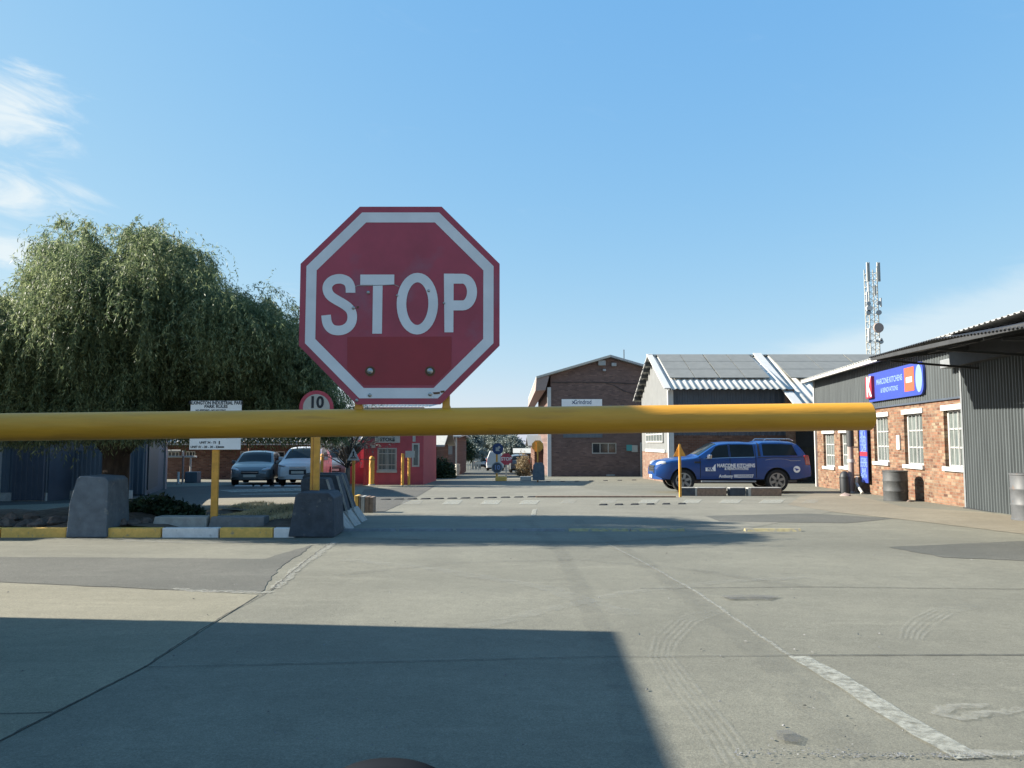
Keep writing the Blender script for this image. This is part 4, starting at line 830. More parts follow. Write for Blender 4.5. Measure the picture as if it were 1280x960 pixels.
# dry grass
def blades(name, m, pts, h, w, lean=0.4, n=1, kind='stuff', label=None):
    vs, fs = [], []
    for p in pts:
        a = random.uniform(0, 6.28); d = Vector((math.cos(a), math.sin(a), 0)); ln = Vector((random.uniform(-lean, lean), random.uniform(-lean, lean), 1)).normalized()*h*random.uniform(0.4, 1.2)
        o = len(vs); vs += [p-d*w/2, p+d*w/2, p+ln*0.6+d*w*0.3, p+ln]; fs += [(o, o+1, o+2), (o, o+2, o+3)]
    me = bpy.data.meshes.new(name); me.from_pydata([tuple(v) for v in vs], [], fs); me.materials.append(M[m]); ob = bpy.data.objects.new(name, me); C.objects.link(ob)
    if kind: ob['kind'] = kind
    if label: ob['label'] = label
    return ob
pts = []
for i in range(16000):
    x = random.uniform(-6.1, -3.6); y = random.uniform(13.0, 16.3)
    if x < -5.9+0.5*math.sin(y*3)+ (14.6-y)*(-0.25) : continue
    pts.append(Vector((x, y, plz(x, y) if x < xb_ else gz(y)+.02)))
blades('dry_grass', 'straw', pts, 0.07, 0.012, 0.9, label='short dry straw-coloured grass behind the kerb')
sheet('dry_verge', [(262, 634), (372, 632), (372, 655), (300, 652), (248, 648)], 'apron', 0.22, 0.02)
# low green plants under the tree
def shrub(name, label, cx, cy, z, rx, ry, h, n, m='leaf_dark', lw=0.05, ll=0.11, group=None, cat='shrub'):
    vs, fs = [], []
    for i in range(n):
        a = random.uniform(0, 6.28); r_ = math.sqrt(random.random()); t_ = random.random(); hz = h*t_*(1-0.5*r_*r_)*random.uniform(0.75, 1.1)
        p = Vector((cx+rx*r_*math.cos(a), cy+ry*r_*math.sin(a), z+hz)); d = Vector((random.gauss(0, 1), random.gauss(0, 1), random.uniform(-.3, 1))).normalized(); s = d.orthogonal().normalized(); s = (s*math.cos(i)+d.cross(s)*math.sin(i))
        l_ = ll*random.uniform(0.6, 1.3); o = len(vs); vs += [p, p+d*l_*0.5+s*lw/2, p+d*l_, p+d*l_*0.5-s*lw/2]; fs.append((o, o+1, o+2, o+3))
    me = bpy.data.meshes.new('foliage'); me.from_pydata([tuple(v-Vector((cx, cy, z))) for v in vs], [], fs); me.materials.append(M[m])
    t = thing(name, label, cat, (cx, cy, z), group); f = bpy.data.objects.new('foliage', me); C.objects.link(f); f.parent = t
    st = MB()
    for k in range(7):
        a = k*0.9; st.tube([(cx, cy, z-0.05), (cx+rx*.35*math.cos(a), cy+ry*.35*math.sin(a), z+h*.45), (cx+rx*.6*math.cos(a), cy+ry*.6*math.sin(a), z+h*.7)], [0.012, 0.009, 0.004], 5)
    st.build('stem', 'bark', t, smooth=True); return t
for k, (px, py, rx, h) in enumerate(((160, 641, .42, .30), (196, 640, .42, .34), (228, 641, .34, .30))):
    p = at(px, py, 14.2); shrub('low_shrub', ('dark low shrub at the foot of the tree trunk', 'dark low shrub in the middle of the planter behind the pale slab', 'dark low shrub nearest the yellow post of the rules sign')[k], p.x, p.y, plz(p.x, p.y)-0.03, rx, .4, h, 1500, group='low shrubs in the planter')
# barriers
def barrier_block(label, pts_front, y0, y1, m, name='concrete_barrier', batter=0.0, bev=0.014, loc=None):
    """solid block: its front outline in photo points at distance y0, carried back to y1 (batter narrows it)"""
    P = [at(x, y, y0) for x, y in pts_front]; cx = sum(p.x for p in P)/len(P); top = max(p.z for p in P); bot = min(p.z for p in P)
    Q = [Vector((cx+(p.x-cx)*(1-batter), y1-(batter*0.8*(p.z-bot)), p.z)) for p in P]; P = [Vector((p.x, y0+batter*0.5*(p.z-bot), p.z)) for p in P]
    n = len(P); mb = MB(); mb.add(P+Q, [tuple(reversed(range(n))), tuple(range(n, 2*n))]+[(i, (i+1) % n, n+(i+1) % n, n+i) for i in range(n)])
    o = mb.build(name, m, bevel=bev); centre(o); tag(o, label, 'barrier', 'concrete barriers by the entrance'); return o
barrier_block('blue-grey concrete barrier standing on the kerb left of the tree trunk', [(82, 672), (133, 672), (133.5, 601), (129, 597), (98, 595), (94, 598), (85.5, 628)], KY-0.06, KY+0.75, 'barrier', batter=0.10)
barrier_block('short square dark barrier at the kerb end, below the 10 sign', [(360, 671), (417, 672), (416.5, 623), (410, 616.5), (375, 615.5), (368, 620)], KY-0.02, KY+0.9, 'barrier_dark', batter=0.12)
# leaning slabs beyond: each a thick plate with its own back-slanted side edge
for k, (xb0, xb1, xt0, xt1, yb, yt, y0) in enumerate(((378, 427, 376, 408, 655, 598, KY+1.15), (380, 437, 378, 421, 650, 593.5, KY+2.0), (385, 446, 381, 427, 645, 591.5, KY+2.9))):
    P = [at(xb0, yb, y0), at(xb1, yb, y0), at(xt1, yt+1.2, y0), at(xt1-3, yt, y0), at(xt0+2, yt, y0), at(xt0, yt+3, y0)]
    for p in P[:2]: p.z = gz(y0)
    n = 6; Q = [p+Vector((0, 0.40, 0)) for p in P]; mb = MB(); mb.add(P+Q, [tuple(reversed(range(n))), tuple(range(n, 2*n))]+[(i, (i+1) % n, n+(i+1) % n, n+i) for i in range(n)])
    t = thing('concrete_barrier', ('nearest of the three tall dark barriers behind the short one', 'middle one of the three tall dark barriers in a row', 'farthest of the three tall dark barriers, next to the striped blocks')[k], 'barrier', (P[0].x, y0, gz(y0)), 'concrete barriers by the entrance')
    mb.build('slab', 'barrier_dark', t, bevel=0.008)
    e1, e2 = P[1]+Vector((0.006, -0.004, 0.05)), P[2]+Vector((0.006, -0.004, 0)); mb = MB(); mb.beam(e1, e2, 0.035, 0.012, up=Vector((0, 1, 0))); mb.build('lit_edge', 'concrete_block', t)  # paler strip paints the slight light along the right-hand edge
    x1 = P[1].x; mb = MB(); mb.hexa([(x1-0.12, y0-0.06, gz(y0)-.02), (x1+0.13, y0-0.06, gz(y0)-.02), (x1+0.13, y0+0.5, gz(y0)-.02), (x1-0.12, y0+0.5, gz(y0)-.02), (x1-0.14, y0-0.04, gz(y0)+0.27), (x1-0.07, y0-0.04, gz(y0)+0.27), (x1-0.07, y0+0.46, gz(y0)+0.27), (x1-0.14, y0+0.46, gz(y0)+0.27)]); mb.build('foot', 'concrete_block', t, bevel=0.012)
# speed limit sign on two posts
y = KY+0.55; p1 = at(388.5, 600, y); p2 = at(395, 600, y); ss = thing('speed_limit_sign', 'round 10 speed limit sign with a red ring on twin yellow posts', 'sign', (p2.x, y, gz(y)))
zt = at(395, 545, y).z
t = MB(); t.box((p1.x-0.022, y+0.03, gz(y)), (p1.x+0.022, y+0.08, zt+0.4)); t.build('post', 'yellow_post', ss, bevel=0.006)
t = MB(); t.box((p2.x-0.05, y, gz(y)), (p2.x+0.05, y+0.05, zt+0.62)); t.build('post', 'yellow_post', ss, bevel=0.008)
c = at(395.5, 509.5, y-0.01); r = 21.5/FPX*y
MB().tube([(c.x, y-0.014, c.z), (c.x, y-0.011, c.z)], r, 48).build('red_ring', 'sign_red', ss, smooth=True)
MB().tube([(c.x, y-0.018, c.z), (c.x, y-0.0145, c.z)], r*0.78, 48).build('face', 'offwhite', ss, smooth=True)
text_mesh('number', '10', r*0.92, 'ink', (c.x, y-0.02, at(395.5, 503.5, y).z), (1, 0, 0), uz, ss, bold=0.035, squeeze=0.95)
# park rules sign
y = 12.7; xp = at(267.5, 600, y).x; rs = thing('rules_sign', 'white park rules board on a yellow post in front of the tree', 'sign', (xp, y, plz(xp, y)))
t = MB(); t.box((xp-0.055, y+0.02, plz(xp, y)-0.1), (xp+0.055, y+0.08, at(267, 545, y).z+.5)); t.build('post', 'yellow_post', rs, bevel=0.008)
a, b_ = at(238.5, 501, y), at(300.5, 562, y); t = MB(); t.box((a.x, y-0.004, b_.z), (b_.x, y+0.018, a.z)); t.build('board', 'sign_board', rs, bevel=0.004)
cx = (a.x+b_.x)/2; wd = b_.x-a.x
def rule(txt, s, py, x=None, sq=0.9, bold=0.03): text_mesh('lettering', txt, s, 'ink', (cx if x is None else x, y-0.006, at(267, py, y).z), (1, 0, 0), uz, rs, bold=bold, squeeze=sq)
rule('PILKINGTON INDUSTRIAL PARK', 0.078, 503.8, sq=0.80); rule('PARK RULES', 0.07, 508.3, sq=1.0); rule('NO SPEEDING - NO HOOTING', 0.04, 513, x=cx-wd*0.1, sq=0.9)
for i, py in enumerate((519, 525, 531, 537)): rule(('NO PARKING ON LOADING AREAS', 'KEEP THE PARK CLEAN', 'ALL VISITORS MUST REPORT', 'DRIVE SLOWLY'), 0.05, py) if False else rule(['NO PARKING ON LOADING AREAS', 'KEEP THE PARK CLEAN', 'ALL VISITORS MUST REPORT', 'DRIVE SLOWLY'][i], 0.04, py)
rule('UNIT 34 - 73', 0.05, 553.2, x=cx-wd*0.14, sq=1.0); rule('UNIT 01 - 20 - 30 - 33', 0.05, 558.8, x=cx-wd*0.2, sq=1.0)
for (px, py, w_, h_) in ((274.3, 553.3, 1.3, 4.2), (276.5, 558.8, 7.5, 1.7)):
    q = at(px, py, y); w_ *= y/FPX/2; h_ *= y/FPX/2; t = MB(); t.box((q.x-w_, y-0.008, q.z-h_), (q.x+w_, y-0.0045, q.z+h_)); t.build('arrow', 'ink', rs)
# small triangular warning sign seen from the front
def tri_sign(label, px_c, py_top, py_bot, px_half, base_px, base_py, y, face, post_m, back=False, rimc='white_paint'):
    z0 = gz(y); c = at(px_c, py_bot, y); top = at(px_c, py_top, y).z; w_ = px_half/FPX*y
    t = thing('warning_sign', label, 'sign', (c.x, y, z0))
    mb = MB(); mb.prism([(c.x-w_, y-0.01, c.z), (c.x+w_, y-0.01, c.z), (c.x, y-0.01, top)], (0, 1, 0), 0.012); mb.build('face', face, t)
    mb = MB(); mb.beam((c.x, y+0.03, z0), (c.x, y+0.03, (top+c.z)/2), 0.055, 0.05); mb.build('post', post_m, t)
    if back:
        mb = MB(); mb.beam((c.x, y-0.045, z0), (c.x, y-0.045, top-0.02), 0.06, 0.05); mb.build('post_strap', post_m, t)
    else:
        h_ = top-c.z
        mb = MB(); mb.prism([(c.x-w_*0.55, y-0.012, c.z+h_*0.16), (c.x+w_*0.55, y-0.012, c.z+h_*0.16), (c.x+w_*0.45, y-0.012, c.z+h_*0.24), (c.x-w_*0.45, y-0.012, c.z+h_*0.24)], (0, -1, 0), 0.003); mb.build('pictogram', 'ink', t)
        mb = MB(); s = h_*0.1; mb.tube([(c.x, y-0.014, c.z+h_*0.66), (c.x, y-0.018, c.z+h_*0.66)], s*0.75, 10)
        mb.prism([(c.x-w_*0.30, y-0.012, c.z+h_*0.26), (c.x-w_*0.16, y-0.012, c.z+h_*0.26), (c.x, y-0.012, c.z+h_*0.38), (c.x+w_*0.2, y-0.012, c.z+h_*0.26), (c.x+w_*0.33, y-0.012, c.z+h_*0.26), (c.x+w_*0.12, y-0.012, c.z+h_*0.42), (c.x+w_*0.10, y-0.012, c.z+h_*0.60), (c.x-w_*0.10, y-0.012, c.z+h_*0.60), (c.x-w_*0.12, y-0.012, c.z+h_*0.42)], (0, -1, 0), 0.003); mb.build('pictogram', 'ink', t)
    return t
tri_sign('small white triangular pedestrian crossing sign on a yellow post by the red store', 441.8, 560, 575.5, 7.8, 442, 632, 16.6, 'white_paint', 'yellow_post')
tri_sign('yellow triangular sign seen from behind on a thin post in front of the blue truck', 849.5, 554.5, 570.5, 7.8, 850, 619, 24.2, 'yellow_post', 'yellow_post', back=True)
# striped timber blocks
y = gnd(455, 641).y
for k, (a, b_, m) in enumerate(((443, 447.5, 'kerb_yellow'), (448.2, 450.2, 'timber'), (450.8, 455.5, 'offwhite'), (456.2, 461, 'timber'), (461.5, 466.5, 'timber'))):
    x0, x1 = at(a, 630, y).x, at(b_, 630, y).x; zt = at(450, 619.5+k*0.5, y).z; t = MB(); t.box((x0, y, gz(y)), (x1, y+0.35, zt)); o = centre(t.build('upright_block', m, bevel=0.01))
    tag(o, ('pale yellow painted upright block, nearest the warning sign post', 'narrow brown upright block between the yellow and the white one', 'off-white upright block in the row by the dark barriers', 'brown upright block just right of the off-white one', 'brown upright block at the right end of the row')[k], 'block', 'upright blocks beside the barriers')
# blocks in front of the truck
y = gnd(900, 620).y
for (a, b_, m, lb) in ((851.5, 869, 'barrier_dark', 'short dark block at the left end of the low row before the truck'), (871.5, 908, 'timber', 'long brown low block under the truck front door'), (912.5, 932, 'barrier_dark', 'short dark low block between two long brown ones'), (939, 977, 'timber', 'long brown low block beside the truck rear wheel')):
    t = thing('low_block', lb, 'block', (at(a, 615, y).x, y, gz(y)), 'low blocks in front of the blue truck')
    x0, x1 = at(a, 615, y).x, at(b_, 615, y).x; zt = at(900, 609.5, y).z; mb = MB(); mb.box((x0, y, gz(y)), (x1, y+0.3, zt-0.025)); mb.build('body', m, t, bevel=0.01)
    mb = MB(); mb.box((x0, y+0.0, zt-0.023), (x1, y+0.3, zt)); mb.build('top', 'concrete_block', t)
    if m == 'timber': mb = MB(); mb.box((x0-0.09, y+0.01, gz(y)), (x0-0.004, y+0.28, zt-0.005)); mb.build('end_cap', 'offwhite', t)
# long low brown beam on the ground and the ground rails
y = gnd(750, 622).y; x0, x1 = at(670, 621, y).x, at(845, 621, y).x; t = MB(); t.box((x0, y, gz(y)), (x1, y+0.12, gz(y)+0.05)); tag(centre(t.build('low_beam', 'timber', bevel=0.008)), 'long thin brown beam lying on the ground left of the truck', 'beam')
y = gnd(700, 664).y
for k, (a, b_) in enumerate(((430, 495), (499, 566), (570, 636), (641, 706), (711, 785), (788, 855), (931, 1000))):
    x0, x1 = at(a, 662, y).x, at(b_, 662, y).x; t = MB(); t.prism([(x0, y-0.07, gz(y)), (x0, y-0.025, gz(y)+0.045), (x0, y+0.03, gz(y)+0.045), (x0, y+0.08, gz(y))], (1, 0, 0), x1-x0)
    o = centre(t.build('speed_hump_strip', 'strip_yellow' if k > 3 else 'concrete_dark')); tag(o, ('worn hump strip starting at the dark barriers', 'second worn hump strip from the dark barriers', 'third worn hump strip from the dark barriers', 'fourth worn hump strip, left of the faded yellow one', 'faded yellow hump strip at the tip of the tree shadow', 'faded thin yellow hump strip just right of the shadow tip', 'lone yellow hump strip at the right, apart from the others')[k], 'speed hump', 'hump strips across the lane')
k = 0
for (x0, x1, n_, ya, yb_) in ((477, 693, 13, 625, 621), (748, 866, 6, 631.5, 630), (680, 805, 7, 602.5, 600)):
    for i in range(n_):
        px = x0+(x1-x0)*(i+0.3)/n_; py = ya+(yb_-ya)*i/n_; p = gnd(px, py); w_ = (6.5 if ya > 610 else 3.5)/FPX*p.y
        t = MB(); t.hexa([(p.x-w_, p.y-0.14, gz(p.y)), (p.x+w_*0.4, p.y-0.14, gz(p.y)), (p.x+w_, p.y+0.14, gz(p.y)), (p.x-w_*0.4, p.y+0.14, gz(p.y)), (p.x-w_*0.7, p.y-0.05, gz(p.y)+0.035), (p.x+w_*0.2, p.y-0.05, gz(p.y)+0.035), (p.x+w_*0.8, p.y+0.06, gz(p.y)+0.035), (p.x-w_*0.2, p.y+0.06, gz(p.y)+0.035)])
        o = centre(t.build('rumble_stud', 'rubber')); row = 0 if x0 == 477 else (1 if x0 == 748 else 2)
        tag(o, ('dark rubber stud in the long row across the lane beyond the crossing', 'dark rubber stud in the short row before the truck', 'small dark stud in the far row by the brown gable building')[row], 'rumble stud', ('studs of the long row', 'studs of the short row', 'studs of the far row')[row])

# ------------------------------------------------------------------ grey buildings behind the tree
def gbuild(name, label, P0, P1, z0, z1, depthv, m, roofm='white_sheet'):
    W = Wall(P0, P1); 
    if W.n.y > 0 or W.n.x < 0: pass
    return W
A0 = at(-150, 560, 22.0); A1 = at(62, 560, 22.0)
ga = thing('grey_workshop', 'dark blue-grey corrugated workshop with a dark door behind the left of the tree', 'building', (A0.x, 22, gz(22)))
W = Wall((A0.x, 22), (A1.x, 22), nrm=(0, -1)); b = MB(); W.slab(b, 0, W.L, gz(22)-0.2, 3.1, -6.0, -0.02); b.build('wall', 'cladding_dark', ga)
b = MB(); b.box((-26, 12.6, -0.6), (-16.2, 21.9, 4.4)); b.build('side_wing', 'cladding_blue', ga)  # unseen wing added to throw shade over the ground left of the tree
corrugated('cladding', (A0.x, 21.99, gz(22)+0.25), (A1.x, 21.99, gz(22)+0.25), (A0.x, 21.99, 3.1), 'cladding_blue', 0.13, 0.025, ga)
u0 = W.hit(20, 560)[0]; u1 = W.hit(61, 560)[0]; corrugated('door', W.pt(u0, gz(22)+0.03, 0.10), W.pt(u1, gz(22)+0.03, 0.10), W.pt(u0, 2.6, 0.10), 'cladding_dark', 0.16, 0.03, ga)
b = MB(); uw = W.hit(0.5, 560)[0]; W.slab(b, uw-0.05, uw+0.07, gz(22), 3.1, 0.0, 0.1); b.build('corner_trim', 'white_paint', ga)
b = MB(); W.slab(b, 0, W.L, gz(22)-0.1, gz(22)+0.24, 0.0, 0.08); b.build('plinth', 'concrete_block', ga)
b = MB(); b.prism([(A0.x-0.3, 21.6, 3.05), (A0.x-0.3, 28.4, 3.9), (A0.x-0.3, 28.4, 4.0), (A0.x-0.3, 21.6, 3.15)], (1, 0, 0), A1.x-A0.x+0.5); b.build('roof', 'white_sheet', ga)
F0 = at(62, 560, 23.2); F1 = at(165, 560, 23.2); zf = at(100, 563, 23.2).z
fn = thing('sheet_fence', 'low blue-grey corrugated fence on a pale plinth behind the tree trunk', 'fence', (F0.x, 23.2, gz(23)))
corrugated('panel', (F0.x, 23.2, gz(23)+0.25), (F1.x, 23.2, gz(23)+0.25), (F0.x, 23.2, zf), 'cladding_blue', 0.13, 0.025, fn)
b = MB(); b.box((F0.x, 23.1, gz(23)-0.1), (F1.x, 23.35, gz(23)+0.24)); b.build('plinth', 'concrete_block', fn)
B0 = at(163, 560, 25.0); B1 = at(183, 560, 25.0); B2 = at(206, 560, 30.0)
gb = thing('grey_store', 'blue-grey clad store just right of the tree trunk with a pale patch on its side', 'building', (B0.x, 25, gz(25)))
W2 = Wall((B1.x, 25), (B2.x, 30), nrm=(1, -0.2)); 
b = MB(); b.prism([(B0.x-4, 25, gz(25)-0.3), (B1.x, 25, gz(25)-0.3), (B2.x, 30, gz(25)-0.3), (at(204, 560, 38.5).x, 38.5, gz(25)-0.3), (B0.x-8, 38.5, gz(25)-0.3), (B0.x-4, 25, gz(25)-0.3)], (0, 0, 1), 4.4-gz(25)); b.build('wall', 'cladding_blue', gb)  # hidden back extended and walls raised to shade the parked cars
corrugated('cladding', (B0.x-0.0, 24.97, gz(25)+0.05), (B1.x, 24.97, gz(25)+0.05), (B0.x, 24.97, 3.2), 'cladding_blue', 0.2, 0.03, gb)
b = MB(); p0, p1 = W2.hit(185, 560)[0], W2.hit(197, 560)[0]; W2.slab(b, p0, p1, gz(27)+0.2, 2.6, 0.01, 0.05); b.build('pale_panel', 'cladding', gb)
b = MB(); b.box((B2.x-0.06, 29.9, gz(30)-0.2), (B2.x+0.10, 30.05, 3.2)); b.build('corner_trim', 'galv', gb)

# long low shed behind the parked cars
LY = 43.0; x0, x1 = at(190, 560, LY).x, at(458, 560, LY).x; zb = gz(LY); ze = at(300, 553.5, LY-0.8).z
ls = thing('long_shed', 'long low brown brick shed with white corrugated roof behind the parked cars', 'building', (x0, LY, zb))
LW = Wall((x0, LY), (x1, LY), nrm=(0, -1)); hs = []
for (a, b_) in ((209, 224), (232, 244), (329, 356), (300, 318), (418, 432)):
    u0, u1 = LW.hit(a, 570)[0], LW.hit(b_, 570)[0]; hs.append((u0, u1, LW.hit(300, 572)[1], LW.hit(300, 564)[1]))
holed(LW, 0, LW.L, zb-0.3, ze+0.2, hs, 0.1).build('brick_wall', 'brick_shade', ls)
for h in hs: window(LW, *h, ls, depth=0.08, cols=3, rows=(), pane='pane_dark', frame='offwhite', fw=0.06)
corrugated('roof', (x0-0.5, LY-0.8, ze), (x1+0.3, LY-0.8, ze), (x0-0.5, LY+4.5, ze+1.9), 'white_sheet', 0.30, 0.07, ls, shape='sine')
b = MB(); b.box((x0, LY+0.3, zb-0.3), (x1, LY+8, ze+0.1)); b.build('rear_block', 'brick_shade', ls)
b = MB(); b.box((x0, LY-0.85, ze-0.12), (x1, LY-0.78, ze-0.04)); b.build('fascia', 'offwhite', ls)
# ------------------------------------------------------------------ red equipment store
RY = 34.5; rz = at(500, 606, RY).z; x0, x1 = at(455, 560, RY).x, at(532, 560, RY).x; zt = at(500, 509, RY).z
rs2 = thing('red_store', 'small bright red equipment store with a white window and name board', 'building', (x0, RY, rz))
RW = Wall((x0, RY), (x1, RY), nrm=(0, -1)); u0, zb_ = RW.hit(471.5, 588); u1, zt_ = RW.hit(496, 560)
xr = at(529.5, 560, RY).x
holed(RW, 0, xr-x0, rz-0.3, zt, [(u0, u1, zb_, zt_), (RW.hit(515, 560)[0], RW.hit(524.5, 560)[0], RW.hit(520, 583.5)[1], RW.hit(520, 554)[1])], 0.08).build('wall', 'red_wall', rs2)
window(RW, u0, u1, zb_, zt_, rs2, depth=0.05, cols=2, rows=(0.25, 0.75), bars=6, fw=0.05, frame='offwhite')
wa, wb = RW.hit(515, 560)[0], RW.hit(524.5, 560)[0]; window(RW, wa, wb, RW.hit(520, 583.5)[1], RW.hit(520, 554)[1], rs2, depth=0.05, cols=1, rows=(), fw=0.07, frame='offwhite')
b = MB(); RW.slab(b, u0-0.02, u1+0.02, zb_-0.1, zb_, 0.0, 0.06); b.build('window_ledge', 'offwhite', rs2)
xs_ = at(436, 560, RY+1.5).x; b = MB(); b.box((xs_, RY+1.4, rz-0.3), (x0-0.005, RY+5, at(445, 553, RY+1.4).z)); b.build('side_wing', 'red_wall', rs2)
b = MB(); b.box((xs_-0.1, RY+1.3, at(445, 553, RY+1.4).z), (x0-0.005, RY+5, at(445, 551.5, RY+1.4).z+.04)); b.build('wing_roof', 'red_trim', rs2)
q0, q1 = at(451, 557, RY+1.35), at(455.3, 585, RY+1.35); b = MB(); b.box((q0.x, RY+1.30, q1.z), (q1.x, RY+1.4, q0.z)); b.build('door_frame', 'red_trim', rs2)
b = MB(); b.box((x0+0.02, RY+0.26, rz-0.3), (xr-0.02, RY+6, zt-0.05)); b.build('rear_block', 'red_wall', rs2)
b = MB(); b.box((x0+0.0, RY-0.06, rz-0.3), (x0+0.1, RY-0.002, zt)) ; b.build('corner_trim', 'red_wall', rs2)
corrugated('roof', (x0-0.4, RY-0.5, zt), (xr+0.3, RY-0.5, zt), (x0-0.4, RY+6.3, zt+0.5), 'white_sheet', 0.16, 0.05, rs2, shape='sine')
a, c_ = RW.hit(469, 545), RW.hit(500, 553.5); b = MB(); RW.slab(b, a[0], c_[0], c_[1], c_[1]+0.85, 0.0, 0.05); b.build('name_board', 'offwhite', rs2)
text_mesh('lettering', 'STORE', 0.22, 'ink', RW.pt((a[0]+c_[0])/2, c_[1]+0.14, 0.055), (1, 0, 0), uz, rs2, bold=0.03)
text_mesh('lettering', 'EQUIPMENT', 0.2, 'ink', RW.pt((a[0]+c_[0])/2, c_[1]+0.38, 0.055), (1, 0, 0), uz, rs2, bold=0.03, squeeze=0.9)
q = RW.hit(467, 558); b = MB(); RW.slab(b, q[0]-0.08, q[0]+0.08, q[1]-0.07, q[1]+0.07, 0, 0.1); b.build('alarm_box', 'offwhite', rs2)
q0 = RW.hit(516, 540); b = MB(); RW.slab(b, q0[0], q0[0]+0.13, RW.hit(516, 552)[1], zt-0.2, 0, 0.05); b.build('small_notice', 'offwhite', rs2)
# bollards
def bollard(label, px, pyb, pyt, wpx, y, dome=True):
    p = at(px, pyb, y); z0 = p.z-0.03; zt = at(px, pyt, y).z; r = wpx/2/FPX*y; t = thing('yellow_bollard', label, 'bollard', (p.x, y, z0), 'yellow bollards by the red store')
    if dome: prof = [(r, z0), (r, zt-r*0.8), (r*0.85, zt-r*0.35), (r*0.5, zt-r*0.08), (0.01, zt)]
    else: prof = [(r, z0), (r, zt)]
    MB().tube([(p.x, y, z) for _, z in prof], [q for q, _ in prof], 20).build('post', 'yellow_post', t, smooth=True)
    MB().tube([(p.x, y, z0-0.02), (p.x, y, z0+0.06)], r*1.25, 20).build('footing', 'concrete_block', t, smooth=True); return t
bollard('thick domed yellow bollard left of the red store window', 464.5, 606, 570, 6.6, 33.9)
bollard('slim yellow post right of the red store window, left of a pair', 503, 607.5, 567, 3.6, 33.6, False)
bollard('slim shorter yellow post beside the small white board at the red store', 511, 607, 572, 3.4, 33.7, False)
bollard('orange-yellow bollard behind the sign posts and the parked white car', 402, 603, 567, 3.8, 33.0)
q = at(510, 568, 33.6); o = MB(); o.box((q.x-0.12, 33.62, q.z-0.14), (q.x+0.28, 33.66, q.z+0.15)); tag(centre(o.build('small_board', 'offwhite')), 'small white board fixed above the short yellow post at the red store', 'sign')
# ------------------------------------------------------------------ things further down the road
def block_house(name, label, px0, px1, y, pyt, dep, wallm, roofm, rise=0.8, over=0.4, ridge_x=True, pyb=None):
    x0, x1 = at(px0, 560, y).x, at(px1, 560, y).x; z0 = gz(y)-0.2; zt = at((px0+px1)/2, pyt, y).z; t = thing(name, label, 'building', (x0, y, gz(y)))
    W = Wall((x0, y), (x1, y), nrm=(0, -1)); b = MB(); b.box((x0, y, z0), (x1, y+dep, zt)); b.build('wall', wallm, t)
    b = MB()
    b.prism([(x0-over, y-over, zt), (x0-over, y+dep/2, zt+rise), (x0-over, y+dep+over, zt), (x0-over, y+dep+over, zt-0.1), (x0-over, y+dep/2, zt+rise-0.12), (x0-over, y-over, zt-0.1)], (1, 0, 0), x1-x0+2*over); b.build('roof', roofm, t); return t, W
h1, W = block_house('brick_cottage', 'small brick building with a pale roof and white railed window right of the red store', 500, 546, 46, 556, 8, 'brick_shade', 'offwhite', 1.2, 0.5)
u0 = W.hit(530, 565)[0]; u1 = W.hit(541, 565)[0]; z0_, z1_ = W.hit(535, 576)[1], W.hit(535, 563.5)[1]; window(W, u0, u1, z0_, z1_, h1, depth=-0.07, cols=4, rows=(), pane='pane_dark', fw=0.09)
h2, W = block_house('brick_warehouse', 'taller brown brick building with a white downpipe beyond the red store', 540, 571, 58, 545, 12, 'brick_brown', 'galv', 0.2, 0.3)
u0, z1_ = W.hit(560.5, 547); u1, z0_ = W.hit(565.5, 568); b = MB(); W.slab(b, u0, u1, z0_, z1_, 0.01, 0.06); b.build('pale_panel', 'cladding_pale', h2)
u0, z1_ = W.hit(543, 566); u1, z0_ = W.hit(555, 576); b = MB(); W.slab(b, u0, u1, z0_, z1_, 0.01, 0.06); b.build('shopfront', 'teal_vinyl', h2)
b = MB(); u0, z0_ = W.hit(570.2, 594); W.slab(b, u0-.06, u0+0.06, z0_, W.hit(570, 546)[1], 0.02, 0.12); b.build('downpipe', 'offwhite', h2)
h3, W = block_house('brick_annex', 'low building with a pale eave left of the brown gable building', 668, 700, 62, 557, 12, 'brick_shade', 'galv', 0.9, 0.5)
h4, W = block_house('far_shed', 'distant low shed with a flat pale roof at the end of the road', 650, 672, 110, 566, 10, 'brick_brown', 'offwhite', 0.6, 1.0)
p = at(546, 585, 44.5); shrub('hedge', 'dark green rounded bush right of the red store', at(551, 590, 45).x, 45, gz(45), 0.85, 0.7, 1.2, 5000, lw=0.08, ll=0.14, cat='bush')
p = at(655, 585, 52); shrub('dry_bush', 'straggly orange-brown bush near the far stop signs', at(654, 590, 52).x, 52, gz(52), 0.5, 0.5, 1.7, 1500, m='leaf_dry', lw=0.06, ll=0.16, cat='bush')
def pot(label, px, py, y, r, h, m='offwhite'):
    p = at(px, py, y); z = gz(y); t = thing('garden_pot', label, 'pot', (p.x, y, z), 'pots and stones by the bush'); MB().tube([(p.x, y, z), (p.x, y, z+h*.5), (p.x, y, z+h*.9), (p.x, y, z+h)], [r*.6, r, r*.85, r*.95], 16).build('pot_body', m, t, smooth=True); MB().tube([(p.x, y, z+h*.88), (p.x, y, z+h*.93)], r*.8, 16).build('soil_fill', 'soil', t)
pot('tall pale pot at the left foot of the dark bush', 536, 597, 43.6, 0.16, 0.7); pot('pale pot right of the dark bush', 556, 595, 46, 0.22, 0.6); pot('white urn beside the far downpipe', 572, 590, 56, 0.2, 0.8)
